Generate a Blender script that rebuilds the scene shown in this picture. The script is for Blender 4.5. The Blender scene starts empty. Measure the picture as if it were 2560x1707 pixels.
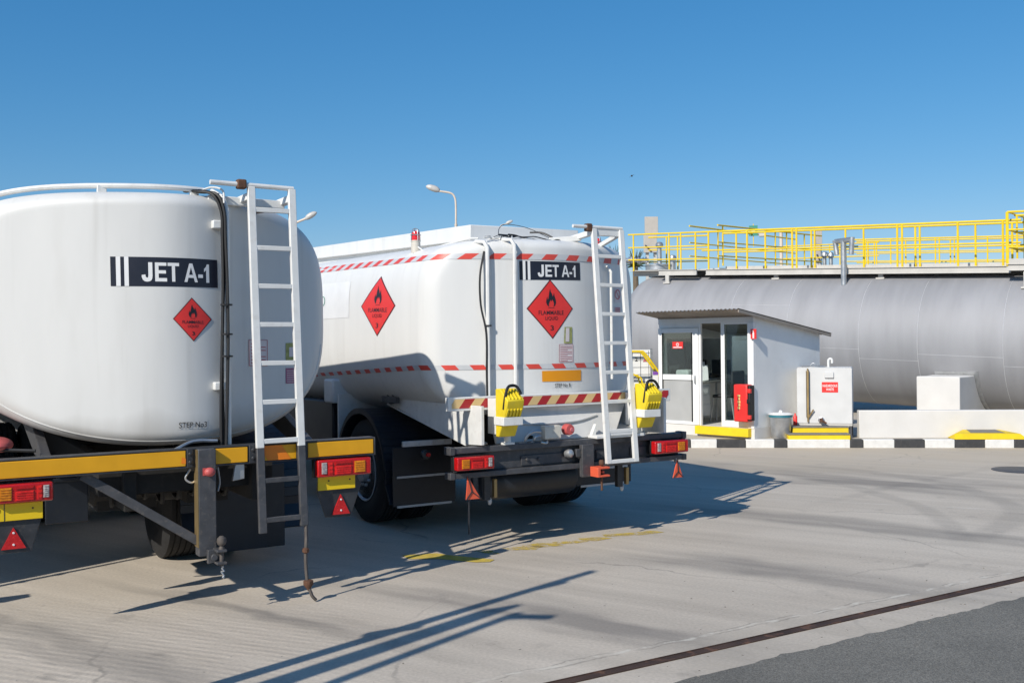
import bpy, bmesh, math, random
from mathutils import Vector, Matrix
from math import radians as RAD, sin, cos, pi
random.seed(7)
S = bpy.context.scene
COL = S.collection
# ------------------------------------------------------------------ survey helpers
F_PX, CAM_H, ROLL = 2560.0, 1.78, RAD(.6)      # focal length in photo pixels, eye height, camera roll
def ray(u, v):
    a, b = u-1280, v-853.5
    return Vector(((a-ROLL*b)/F_PX, 1, -(b+ROLL*a)/F_PX))
def on_z(u, v, z=0.):
    d = ray(u, v); k = (z-CAM_H)/d.z
    return Vector((d.x*k, d.y*k, z))
def on_d(u, v, Y):
    d = ray(u, v); return Vector((d.x*Y, Y, CAM_H+d.z*Y))
class Frame:
    "a ground point and heading: local x to its right, local y away, z up"
    def __init__(s, o, deg):
        s.o = Vector((o[0], o[1], 0)); s.a = RAD(deg)
        s.r = Vector((cos(s.a), sin(s.a), 0)); s.f = Vector((-sin(s.a), cos(s.a), 0))
    def loc(s, p):
        d = p-s.o; return Vector((d.dot(s.r), d.dot(s.f), p.z))
    def w(s, l): return s.o+s.r*l[0]+s.f*l[1]+Vector((0, 0, l[2]))
    def on_y(s, p, c):
        d = ray(*p); o = s.loc(Vector((0, 0, CAM_H))); k = (c-o.y)/d.dot(s.f)
        return s.loc(d*k+Vector((0, 0, CAM_H)))
    def on_x(s, p, c):
        d = ray(*p); o = s.loc(Vector((0, 0, CAM_H))); k = (c-o.x)/d.dot(s.r)
        return s.loc(d*k+Vector((0, 0, CAM_H)))
WORLD = Frame((0, 0), 0)
def zm(ox, oy, s): return lambda x, y: (ox+x/s, oy+y/s)
r1 = zm(0, 420, 2.8); r2 = zm(0, 980, 2.8); r3 = zm(760, 520, 4.612); r4 = zm(1120, 520, 4.612)
r5 = zm(760, 860, 4.612); r6 = zm(1120, 880, 3.734); r7 = zm(780, 980, 4.355); r8 = zm(1040, 420, 7.84)
R1 = zm(1560, 500, 4.612); R2 = zm(2040, 500, 4.523); R3 = zm(1580, 760, 4.356); R4 = zm(1960, 860, 3.92); R5 = zm(1700, 1080, 2.501)
R6 = zm(0, 1280, 2.352); R7 = zm(900, 1200, 2.613)

# ------------------------------------------------------------------ materials
def nodes(m):
    m.use_nodes = True; nt = m.node_tree; return nt, nt.nodes, nt.links
def mat(name, c, rough=.5, metal=0., var=.12, scale=6., bump=0., bscale=60., coat=0., spec=.5, stretch=(1, 1, 1), alpha=1., trans=0., dirt=0., dirtc=(.12, .09, .06), drip=0., low=None):
    m = bpy.data.materials.new(name); nt, N, L = nodes(m)
    b = N['Principled BSDF']
    tc = N.new('ShaderNodeTexCoord'); mp = N.new('ShaderNodeMapping'); mp.inputs['Scale'].default_value = stretch
    L.new(tc.outputs['Object'], mp.inputs['Vector'])
    no = N.new('ShaderNodeTexNoise'); no.inputs['Scale'].default_value = scale; no.inputs['Detail'].default_value = 6
    L.new(mp.outputs[0], no.inputs['Vector'])
    mr = N.new('ShaderNodeMapRange'); mr.inputs[1].default_value = .3; mr.inputs[2].default_value = .7
    mr.inputs[3].default_value = 1-var; mr.inputs[4].default_value = 1+var*.35
    L.new(no.outputs[0], mr.inputs[0])
    mx = N.new('ShaderNodeMix'); mx.data_type = 'RGBA'; mx.blend_type = 'MULTIPLY'; mx.inputs[0].default_value = 1
    mx.inputs[6].default_value = (*c, 1)
    L.new(mr.outputs[0], mx.inputs[7])
    out = mx.outputs[2]
    if dirt:
        n2 = N.new('ShaderNodeTexNoise'); n2.inputs['Scale'].default_value = scale*2.3; n2.inputs['Detail'].default_value = 9
        L.new(mp.outputs[0], n2.inputs['Vector'])
        m2 = N.new('ShaderNodeMapRange'); m2.inputs[1].default_value = .55; m2.inputs[2].default_value = .8; m2.inputs[4].default_value = dirt
        L.new(n2.outputs[0], m2.inputs[0])
        x2 = N.new('ShaderNodeMix'); x2.data_type = 'RGBA'; x2.inputs[7].default_value = (*dirtc, 1)
        L.new(m2.outputs[0], x2.inputs[0]); L.new(out, x2.inputs[6]); out = x2.outputs[2]
    if drip:     # thin run-off streaks
        mp2 = N.new('ShaderNodeMapping'); mp2.inputs['Scale'].default_value = (13, 13, .55); L.new(tc.outputs['Object'], mp2.inputs[0])
        n4 = N.new('ShaderNodeTexNoise'); n4.inputs['Scale'].default_value = 1.; n4.inputs['Detail'].default_value = 5; L.new(mp2.outputs[0], n4.inputs[0])
        m4 = N.new('ShaderNodeMapRange'); m4.inputs[1].default_value = .56; m4.inputs[2].default_value = .78; m4.inputs[4].default_value = drip; L.new(n4.outputs[0], m4.inputs[0])
        x4 = N.new('ShaderNodeMix'); x4.data_type = 'RGBA'; x4.inputs[7].default_value = (.26, .24, .205, 1); L.new(m4.outputs[0], x4.inputs[0]); L.new(out, x4.inputs[6]); out = x4.outputs[2]
    if low:      # splashed road grime on the lowest part
        sp = N.new('ShaderNodeSeparateXYZ'); L.new(tc.outputs['Object'], sp.inputs[0])
        ad = N.new('ShaderNodeMath'); ad.operation = 'MULTIPLY_ADD'; ad.inputs[1].default_value = .25; L.new(no.outputs[0], ad.inputs[0]); L.new(sp.outputs[2], ad.inputs[2])
        m5 = N.new('ShaderNodeMapRange'); m5.inputs[1].default_value = low[0]; m5.inputs[2].default_value = low[1]; m5.inputs[3].default_value = low[2]; m5.inputs[4].default_value = 0; L.new(ad.outputs[0], m5.inputs[0])
        x5 = N.new('ShaderNodeMix'); x5.data_type = 'RGBA'; x5.inputs[7].default_value = (.20, .175, .145, 1); L.new(m5.outputs[0], x5.inputs[0]); L.new(out, x5.inputs[6]); out = x5.outputs[2]
    L.new(out, b.inputs['Base Color'])
    r = N.new('ShaderNodeMapRange'); r.inputs[3].default_value = max(0, rough-.08); r.inputs[4].default_value = min(1, rough+.1)
    L.new(no.outputs[0], r.inputs[0]); L.new(r.outputs[0], b.inputs['Roughness'])
    b.inputs['Metallic'].default_value = metal
    b.inputs['Coat Weight'].default_value = coat; b.inputs['Coat Roughness'].default_value = .12
    b.inputs['Specular IOR Level'].default_value = spec
    b.inputs['Alpha'].default_value = alpha; b.inputs['Transmission Weight'].default_value = trans
    if bump:
        n3 = N.new('ShaderNodeTexNoise'); n3.inputs['Scale'].default_value = bscale; n3.inputs['Detail'].default_value = 4
        L.new(tc.outputs['Object'], n3.inputs['Vector'])
        bp = N.new('ShaderNodeBump'); bp.inputs['Strength'].default_value = bump; bp.inputs['Distance'].default_value = .01
        L.new(n3.outputs[0], bp.inputs['Height']); L.new(bp.outputs[0], b.inputs['Normal'])
    return m
M = {}
M['tank_white'] = mat('tank_white_paint', (.69, .688, .672), .45, var=.05, scale=1.6, coat=.06, drip=.14, low=(1.15, 1.4, .16), stretch=(2.2, 2.2, .5), dirt=.10, dirtc=(.42, .38, .32), bump=.02, bscale=3)
M['tank_grey'] = mat('older_white_paint', (.64, .635, .615), .5, var=.06, scale=1.4, coat=.0, drip=.18, low=(1.24, 1.45, .6), stretch=(2.2, 2.2, .5), dirt=.14, dirtc=(.40, .38, .34), bump=.02, bscale=3)
M['white'] = mat('white_enamel', (.72, .72, .70), .38, var=.08, scale=9, dirt=.25, dirtc=(.35, .28, .2))
M['cream'] = mat('cream_painted_steel', (.62, .58, .5), .5, var=.12, scale=9, dirt=.3)
M['frame'] = mat('charcoal_chassis_paint', (.035, .037, .042), .45, var=.3, scale=12, dirt=.35, dirtc=(.13, .11, .09), bump=.08)
M['frame2'] = mat('worn_grey_paint', (.065, .066, .072), .45, var=.25, scale=14, dirt=.4, dirtc=(.2, .17, .14), bump=.08)
M['navy'] = mat('dark_navy_plastic', (.012, .016, .024), .42, var=.3, scale=5, dirt=.2, dirtc=(.06, .055, .05))
M['rubber'] = mat('tyre_rubber', (.016, .016, .017), .8, var=.3, scale=18, dirt=.5, dirtc=(.05, .045, .04), bump=.2)
M['black'] = mat('black_cable', (.01, .01, .011), .5)
M['under'] = mat('underbody_grime', (.018, .017, .016), .8, var=.4, scale=8, dirt=.5, dirtc=(.05, .042, .035))
M['rim'] = mat('grey_rim_paint', (.50, .51, .53), .45, metal=.2, dirt=.3)
M['amberplate'] = mat('amber_reflective_plate', (.74, .36, .008), .42, var=.08, scale=7, dirt=.1, dirtc=(.4, .16, .01))
M['yellowplate'] = mat('yellow_plate', (.80, .55, .01), .4, var=.06)
M['orangepatch'] = mat('orange_reflective', (.82, .22, .012), .42)
M['orangered'] = mat('orange_red_paint', (.72, .11, .05), .5, var=.15, dirt=.3)
M['faded_red'] = mat('faded_red_plastic', (.50, .09, .085), .5, var=.2)
M['lens_red'] = mat('red_lamp_lens', (.50, .008, .010), .15, var=.18, scale=40, coat=.6)
M['lens_red2'] = mat('bright_red_lamp_lens', (.78, .02, .018), .15, var=.3, scale=50, coat=.6)
M['lens_amber'] = mat('amber_lamp_lens', (.78, .27, .01), .15, var=.35, scale=60, coat=.6)
M['lens_clear'] = mat('clear_lamp_lens', (.55, .5, .48), .2, var=.6, scale=70, coat=.6)
M['tri_red'] = mat('red_triangle_reflector', (.55, .012, .015), .25, var=.2, scale=50, coat=.5)
M['placard'] = mat('red_placard', (.72, .035, .03), .4, var=.05)
M['placard_line'] = mat('placard_outline', (.11, .012, .015), .4)
M['ink'] = mat('black_ink', (.012, .013, .018), .4)
M['navyplate'] = mat('dark_blue_sign', (.012, .014, .026), .35, var=.15)
M['letter'] = mat('white_lettering', (.74, .74, .74), .45, var=.06)
M['sticker'] = mat('paper_sticker', (.66, .60, .60), .6, var=.08)
M['sticker_line'] = mat('faded_red_print', (.50, .13, .15), .6)
M['sticker_olive'] = mat('olive_label', (.34, .36, .12), .6, var=.4, scale=30)
M['sticker_pink'] = mat('faded_magenta_label', (.38, .13, .22), .6, var=.2, scale=25)
M['tape_red'] = mat('red_tape', (.66, .07, .05), .4, var=.1)
M['tape_grey'] = mat('silver_tape', (.55, .56, .57), .4, var=.08)
M['tape_dred'] = mat('dark_red_tape', (.42, .02, .025), .4, var=.1)
M['tape_cream'] = mat('cream_tape', (.74, .52, .24), .4, var=.1)
M['sign_orange'] = mat('orange_sign', (.78, .30, .005), .4, var=.06, scale=3)
M['green'] = mat('green_print', (.03, .25, .17), .5)
M['chock'] = mat('yellow_chock_plastic', (.76, .58, .02), .5, var=.15, dirt=.35, dirtc=(.40, .32, .08))
M['steel'] = mat('galvanised_steel', (.52, .53, .54), .38, metal=.75, var=.2, scale=9, dirt=.2)
M['rust'] = mat('rusty_steel', (.12, .055, .03), .8, var=.4, scale=25, bump=.2)
M['strap'] = mat('grimy_strap', (.10, .085, .075), .7, var=.3, scale=20)
M['brass'] = mat('dull_brass', (.42, .30, .14), .4, metal=.7, var=.2)
M['rail'] = mat('yellow_rail_paint', (.83, .58, .008), .42, var=.1, scale=5, dirt=.15, dirtc=(.35, .2, .02))
M['concrete_white'] = mat('white_painted_concrete', (.66, .64, .61), .75, var=.06, scale=3, bump=.15, bscale=40, dirt=.12, dirtc=(.5, .44, .36))
M['booth'] = mat('booth_panel', (.80, .80, .785), .6, var=.06, scale=2, dirt=.25, dirtc=(.52, .5, .47))
M['pvc'] = mat('white_door_frame', (.80, .80, .79), .4, var=.04)
M['roof'] = mat('corrugated_sheet', (.36, .31, .26), .55, metal=.3, var=.25, scale=3)
M['deck'] = mat('grey_deck_paint', (.52, .50, .465), .6, var=.12, scale=5, dirt=.2, dirtc=(.35, .3, .25))
M['kerb_white'] = mat('kerb_white_paint', (.70, .69, .665), .7, var=.1, scale=9, bump=.2, dirt=.3, dirtc=(.4, .35, .3))
M['kerb_black'] = mat('kerb_black_paint', (.045, .045, .048), .7, var=.3, scale=9, bump=.2, dirt=.3, dirtc=(.15, .13, .11))
M['yellow_conc'] = mat('yellow_painted_concrete', (.82, .58, .01), .65, var=.1, scale=8, bump=.15, dirt=.2, dirtc=(.5, .38, .1))
M['grey_conc'] = mat('grey_step_top', (.20, .19, .17), .85, var=.2, scale=9, bump=.2)
M['red_plastic'] = mat('red_moulded_plastic', (.70, .035, .03), .38, var=.06)
M['gold'] = mat('pale_yellow_print', (.7, .55, .2), .5)
M['teal'] = mat('teal_rim', (.03, .18, .23), .5)
M['tan'] = mat('tan_board', (.48, .44, .39), .6, var=.06)
M['lamp_head'] = mat('lamp_head_grey', (.55, .53, .5), .4, var=.2, scale=6)
M['pole'] = mat('lamp_pole_cream', (.66, .56, .46), .5, var=.1)
M['wtank'] = mat('waste_tank_paint', (.61, .61, .605), .45, var=.07, scale=4, dirt=.2, dirtc=(.55, .55, .55))
M['paper'] = mat('paper_white', (.72, .72, .74), .7, var=.1, scale=25)
M['int_wall'] = mat('interior_panel', (.82, .82, .82), .6, var=.05)
M['wood'] = mat('desk_laminate', (.42, .40, .37), .5, var=.1)
M['darkcloth'] = mat('dark_upholstery', (.03, .032, .036), .8, var=.2, scale=20)
M['purple'] = mat('purple_label', (.22, .08, .42), .5)
M['bird'] = mat('dark_feathers', (.03, .028, .025), .7)
M['frond'] = mat('palm_frond', (.06, .085, .03), .6, var=.3, scale=3)
M['trunk'] = mat('palm_trunk', (.16, .12, .08), .85, var=.3, scale=12, bump=.3)
def glass(name, tint, amount=.55):
    m = bpy.data.materials.new(name); nt, N, L = nodes(m)
    for n in list(N):
        if n.type == 'BSDF_PRINCIPLED': N.remove(n)
    out = N['Material Output']; tr = N.new('ShaderNodeBsdfTransparent'); tr.inputs[0].default_value = (*tint, 1)
    gl = N.new('ShaderNodeBsdfGlossy'); gl.inputs['Roughness'].default_value = .02; gl.inputs[0].default_value = (.9, .95, .95, 1)
    fr = N.new('ShaderNodeFresnel'); fr.inputs[0].default_value = 1.5
    no = N.new('ShaderNodeTexNoise'); no.inputs['Scale'].default_value = 3
    ma = N.new('ShaderNodeMath'); ma.operation = 'MULTIPLY_ADD'; ma.inputs[1].default_value = .05
    L.new(no.outputs[0], ma.inputs[0]); L.new(fr.outputs[0], ma.inputs[2])
    mx = N.new('ShaderNodeMixShader'); L.new(ma.outputs[0], mx.inputs[0]); L.new(tr.outputs[0], mx.inputs[1]); L.new(gl.outputs[0], mx.inputs[2])
    L.new(mx.outputs[0], out.inputs[0]); return m
M['glass'] = glass('clear_window_glass', (.80, .86, .85))
M['dark_glass'] = glass('tinted_cab_glass', (.10, .12, .13))
M['frost'] = mat('frosted_grey_panel', (.42, .42, .41), .35, var=.12, scale=2.5)
# painted aluminium of the big horizontal tank
def tank_metal():
    m = mat('brushed_tank_cladding', (.34, .34, .355), .68, metal=.30, var=.15, scale=1.3, stretch=(2.6, .45, .45), bump=.05, bscale=2.5, dirt=.18, dirtc=(.36, .36, .40))
    return m
M['cladding'] = tank_metal()
M['seam'] = mat('bright_lap_seam', (.62, .62, .63), .5, metal=.3)

# ------------------------------------------------------------------ mesh builder
OFF = {}
class MB:
    def __init__(s): s.v = []; s.f = []; s.m = []
    def add(s, vs, fs, m=0):
        o = len(s.v); s.v += [Vector(p) for p in vs]
        for f in fs: s.f.append([i+o for i in f]); s.m.append(m)
        return s
    def quad(s, a, b, c, d, m=0): return s.add([a, b, c, d], [(0, 1, 2, 3)], m)
    def hexa(s, p, m=0):   # p: 4 bottom (ccw) then 4 top
        return s.add(p, [(0, 3, 2, 1), (4, 5, 6, 7), (0, 1, 5, 4), (1, 2, 6, 5), (2, 3, 7, 6), (3, 0, 4, 7)], m)
    def box(s, x0, x1, y0, y1, z0, z1, m=0):
        return s.hexa([(x0, y0, z0), (x1, y0, z0), (x1, y1, z0), (x0, y1, z0), (x0, y0, z1), (x1, y0, z1), (x1, y1, z1), (x0, y1, z1)], m)
    def bar(s, a, b, w, h, up=(0, 0, 1), m=0):
        a, b = Vector(a), Vector(b); d = (b-a).normalized(); u = Vector(up)
        sd = d.cross(u).normalized(); u = sd.cross(d).normalized()
        sd *= w/2; u *= h/2
        return s.hexa([a-sd-u, a+sd-u, b+sd-u, b-sd-u, a-sd+u, a+sd+u, b+sd+u, b-sd+u], m)
    def tube(s, pts, r, n=8, m=0, cap=True):
        pts = [Vector(p) for p in pts]; k = len(pts); rr = r if isinstance(r, (list, tuple)) else [r]*k
        vs = []; nrm = None
        for i, p in enumerate(pts):
            t = ((pts[min(i+1, k-1)]-p).normalized()+(p-pts[max(i-1, 0)]).normalized())
            t = t.normalized() if t.length > 1e-6 else Vector((0, 0, 1))
            if nrm is None:
                nrm = t.cross(Vector((0, 0, 1)) if abs(t.z) < .9 else Vector((1, 0, 0))).normalized()
            else:
                nrm = (nrm-t*nrm.dot(t)).normalized()
            b = t.cross(nrm)
            for j in range(n):
                a = 2*pi*j/n; vs.append(p+(nrm*cos(a)+b*sin(a))*rr[i])
        fs = []
        for i in range(k-1):
            for j in range(n): fs.append((i*n+j, i*n+(j+1) % n, (i+1)*n+(j+1) % n, (i+1)*n+j))
        if cap: fs.append(tuple(range(n-1, -1, -1))); fs.append(tuple(range((k-1)*n, k*n)))
        return s.add(vs, fs, m)
    def lathe(s, prof, o, ax=(0, 0, 1), n=24, m=0):   # prof: (radius, along axis)
        o, ax = Vector(o), Vector(ax).normalized()
        e = ax.cross(Vector((0, 0, 1)) if abs(ax.z) < .9 else Vector((1, 0, 0))).normalized(); g = ax.cross(e)
        vs = []
        for (r, h) in prof:
            for j in range(n):
                a = 2*pi*j/n; vs.append(o+ax*h+(e*cos(a)+g*sin(a))*r)
        fs = []
        for i in range(len(prof)-1):
            for j in range(n): fs.append((i*n+j, i*n+(j+1) % n, (i+1)*n+(j+1) % n, (i+1)*n+j))
        fs.append(tuple(range(n-1, -1, -1))); fs.append(tuple(range((len(prof)-1)*n, len(prof)*n)))
        return s.add(vs, fs, m)
    def prism(s, poly, fa, fb, m=0):     # poly 2D, fa/fb map to 3D on the two faces
        n = len(poly); vs = [fa(*p) for p in poly]+[fb(*p) for p in poly]
        fs = [tuple(range(n-1, -1, -1)), tuple(range(n, 2*n))]+[(i, (i+1) % n, n+(i+1) % n, n+i) for i in range(n)]
        return s.add(vs, fs, m)
    def sphere(s, c, r, m=0, n=12):
        c = Vector(c); vs = []; fs = []
        rx = r if isinstance(r, (tuple, list)) else (r, r, r)
        for i in range(1, n):
            for j in range(n*2):
                a, b = pi*i/n, pi*j/n; vs.append(c+Vector((rx[0]*sin(a)*cos(b), rx[1]*sin(a)*sin(b), rx[2]*cos(a))))
        w = 2*n
        for i in range(n-2):
            for j in range(w): fs.append((i*w+j, (i+1)*w+j, (i+1)*w+(j+1) % w, i*w+(j+1) % w))
        k = len(vs); vs += [c+Vector((0, 0, rx[2])), c-Vector((0, 0, rx[2]))]
        for j in range(w): fs.append((k, j, (j+1) % w)); fs.append((k+1, (n-2)*w+(j+1) % w, (n-2)*w+j))
        return s.add(vs, fs, m)
    def grid(s, fn, nu, nv, m=0):
        vs = [fn(i/nu, j/nv) for j in range(nv+1) for i in range(nu+1)]
        fs = [(j*(nu+1)+i, j*(nu+1)+i+1, (j+1)*(nu+1)+i+1, (j+1)*(nu+1)+i) for j in range(nv) for i in range(nu)]
        return s.add(vs, fs, m)
    def build(s, name, mats, parent=None, bev=0., smooth=35, fixn=True):
        off = OFF.get(parent.name, Vector()) if parent else Vector()
        me = bpy.data.meshes.new(name); me.from_pydata([p-off for p in s.v], [], s.f)
        if isinstance(mats, str): mats = [mats]
        for q in mats: me.materials.append(M[q])
        me.polygons.foreach_set('material_index', s.m)
        if fixn:
            b = bmesh.new(); b.from_mesh(me); bmesh.ops.recalc_face_normals(b, faces=b.faces); b.to_mesh(me); b.free()
        me.shade_smooth(); me.set_sharp_from_angle(angle=RAD(smooth))
        o = bpy.data.objects.new(name, me); COL.objects.link(o)
        if parent: o.parent = parent; OFF[o.name] = off
        if bev:
            bm = o.modifiers.new('bevel', 'BEVEL'); bm.width = bev; bm.segments = 2; bm.limit_method = 'ANGLE'; bm.angle_limit = RAD(40)
            bm.harden_normals = False
        return o
def tag(o, label=None, cat=None, group=None, kind=None):
    if label: o['label'] = label
    if cat: o['category'] = cat
    if group: o['group'] = group
    if kind: o['kind'] = kind
    return o
def thing(name, frame, base, label, cat, group=None):
    o = bpy.data.objects.new(name, None); COL.objects.link(o); o.empty_display_size = .2
    o.location = frame.w(base); o.rotation_euler = (0, 0, frame.a); OFF[o.name] = Vector(base)
    return tag(o, label, cat, group)
def solo(mb, name, mats, frame, label, cat, group=None, **k):
    "a thing that is one mesh, its origin at its own base"
    lo = Vector([min(p[i] for p in mb.v) for i in range(3)]); hi = Vector([max(p[i] for p in mb.v) for i in range(3)])
    b = Vector(((lo.x+hi.x)/2, (lo.y+hi.y)/2, lo.z)); mb.v = [p-b for p in mb.v]
    o = mb.build(name, mats, **k); o.location = frame.w(b); o.rotation_euler = (0, 0, frame.a)
    return tag(o, label, cat, group)
def struct(mb, name, mats, **k): return tag(mb.build(name, mats, **k), kind='structure')
_tx = {}
def text_polys(s, bold=.012):
    if s in _tx: return _tx[s]
    c = bpy.data.curves.new('t', 'FONT'); c.body = s; c.size = 1; c.offset = bold; c.resolution_u = 3
    o = bpy.data.objects.new('t', c); COL.objects.link(o); bpy.context.view_layer.update()
    me = bpy.data.meshes.new_from_object(o.evaluated_get(bpy.context.evaluated_depsgraph_get()))
    vs = [v.co.to_2d() for v in me.vertices]; fs = [tuple(p.vertices) for p in me.polygons]
    bpy.data.objects.remove(o); bpy.data.curves.remove(c); bpy.data.meshes.remove(me)
    x0 = min(v.x for v in vs); x1 = max(v.x for v in vs); y0 = min(v.y for v in vs); y1 = max(v.y for v in vs)
    _tx[s] = ([((v.x-x0)/(x1-x0), (v.y-y0)/(y1-y0)) for v in vs], fs); return _tx[s]
def bil(q, u, v):   # q: bl, br, tr, tl
    a = [q[0][i]+(q[1][i]-q[0][i])*u for i in (0, 1)]; b = [q[3][i]+(q[2][i]-q[3][i])*u for i in (0, 1)]
    return (a[0]+(b[0]-a[0])*v, a[1]+(b[1]-a[1])*v)
def sub(q, u0, u1, v0, v1): return [bil(q, u0, v0), bil(q, u1, v0), bil(q, u1, v1), bil(q, u0, v1)]
def d_rect(mb, q, surf, o, m=0, nu=10, nv=6): return mb.grid(lambda u, v: surf(*bil(q, u, v), o), nu, nv, m)
def d_text(mb, s, q, surf, o, m=0, bold=.012):
    vs, fs = text_polys(s, bold); return mb.add([surf(*bil(q, u, v), o) for u, v in vs], fs, m)
def d_poly(mb, pts, q, surf, o, m=0): return mb.add([surf(*bil(q, *p), o) for p in pts], [tuple(range(len(pts)))], m)
FLAME = [(.30, .02), (.14, .10), (.05, .26), (.10, .44), (.20, .58), (.17, .40), (.27, .46), (.33, .66), (.37, .80), (.46, 1.), (.50, .84), (.62, .72), (.66, .56), (.74, .66), (.80, .78), (.84, .60), (.93, .42), (.95, .24), (.86, .09), (.70, .02), (.76, .14), (.74, .26), (.62, .42), (.52, .30), (.47, .40), (.36, .28), (.28, .16)]
GL = {'J': [[(.62, 1), (1, 1), (1, .30), (.97, .15), (.86, .04), (.70, 0), (.5, -.02), (.28, 0), (.10, .08), (0, .22), (0, .33), (.34, .36), (.37, .24), (.5, .18), (.59, .22), (.62, .32)]],
      'E': [[(0, 0), (1, 0), (1, .18), (.3, .18), (.3, .42), (.92, .42), (.92, .59), (.3, .59), (.3, .83), (.97, .83), (.97, 1), (0, 1)]],
      'T': [[(.36, 0), (.64, 0), (.64, .83), (1, .83), (1, 1), (0, 1), (0, .83), (.36, .83)]],
      'A': [[(0, 0), (.22, 0), (.5, .80), (.5, 1), (.38, 1)], [(1, 0), (.62, 1), (.5, 1), (.5, .80), (.78, 0)], [(.3005, .23), (.6995, .23), (.643, .39), (.357, .39)]],
      '-': [[(0, 0), (1, 0), (1, 1), (0, 1)]],
      '1': [[(.42, 0), (.78, 0), (.78, 1), (.52, 1), (.42, .86), (.18, .74), (.18, .57), (.42, .67)]]}
def d_glyph(mb, ch, q, surf, o, m=0):
    for p in GL[ch]: d_poly(mb, p, q, surf, o, m)
def placard(parent, dia, surf, o=.002):
    "diamond hazard placard: corners bottom, right, top, left"
    c = bil(dia, .5, .5)
    big = [(c[0]+(p[0]-c[0])*1.06, c[1]+(p[1]-c[1])*1.06) for p in dia]
    mb = MB(); d_rect(mb, dia, surf, o+.0015, 0, 8, 8); pl = mb.build('hazard_placard', 'placard', parent, fixn=False)
    mb = MB(); d_rect(mb, big, surf, o, 0, 8, 8); mb.build('border', 'placard_line', pl, fixn=False)
    b, r, t, l = dia
    def box(u0, u1, v0, v1):   # rectangle in the diamond's own width/height fractions
        def P(u, v): return (c[0]+(r[0]-l[0])*(u-.5)+(t[0]-b[0])*(v-.5), c[1]+(r[1]-l[1])*(u-.5)+(t[1]-b[1])*(v-.5))
        return [P(u0, v0), P(u1, v0), P(u1, v1), P(u0, v1)]
    mb = MB(); d_text(mb, 'FLAMMABLE', box(.215, .785, .395, .47), surf, o+.003, 0, .002); d_text(mb, 'LIQUID', box(.355, .645, .29, .365), surf, o+.003, 0, .002)
    d_text(mb, '3', box(.46, .535, .115, .205), surf, o+.003); mb.build('lettering', 'ink', pl, fixn=False)
    mb = MB(); q = box(.375, .625, .53, .86); d_poly(mb, FLAME, q, surf, o+.003)
    d_rect(mb, box(.43, .57, .515, .522), surf, o+.003, 0, 1, 1); mb.build('flame_symbol', 'ink', pl, fixn=False)
    return pl
def product_plate(parent, q, surf, o=.002):
    mb = MB(); d_rect(mb, q, surf, o, 0, 16, 4); pl = mb.build('product_plate', 'navyplate', parent, fixn=False)
    mb = MB()
    for a, b in ((.047, .085), (.118, .155)): d_rect(mb, sub(q, a, b, 0, 1), surf, o+.0015, 0, 2, 4)
    mb.build('white_bar', 'letter', pl, fixn=False)
    mb = MB()
    for ch, a, b, lo, hi in (('J', .267, .362, .17, .82), ('E', .385, .492, .17, .82), ('T', .500, .607, .17, .82), ('A', .655, .788, .17, .82), ('-', .793, .842, .33, .45), ('1', .838, .928, .17, .82)):
        d_glyph(mb, ch, sub(q, a, b, lo, hi), surf, o+.0018)
    mb.build('lettering', 'letter', pl, fixn=False)
def stripes(mb, q0, n, lean, surf, o, ma, mb_, nv=2, phase=0.):
    "slanted two-colour tape along quad q0"
    for i in range(n*2):
        a, b = i/(2*n), (i+1)/(2*n)
        def fn(u, v, a=a, b=b):
            x = a+(b-a)*u+lean*(v-.5); return surf(*bil(q0, min(1, max(0, x)), v), o)
        mb.grid(fn, 2, nv, ma if (i % 2 == 0) else mb_)

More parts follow.
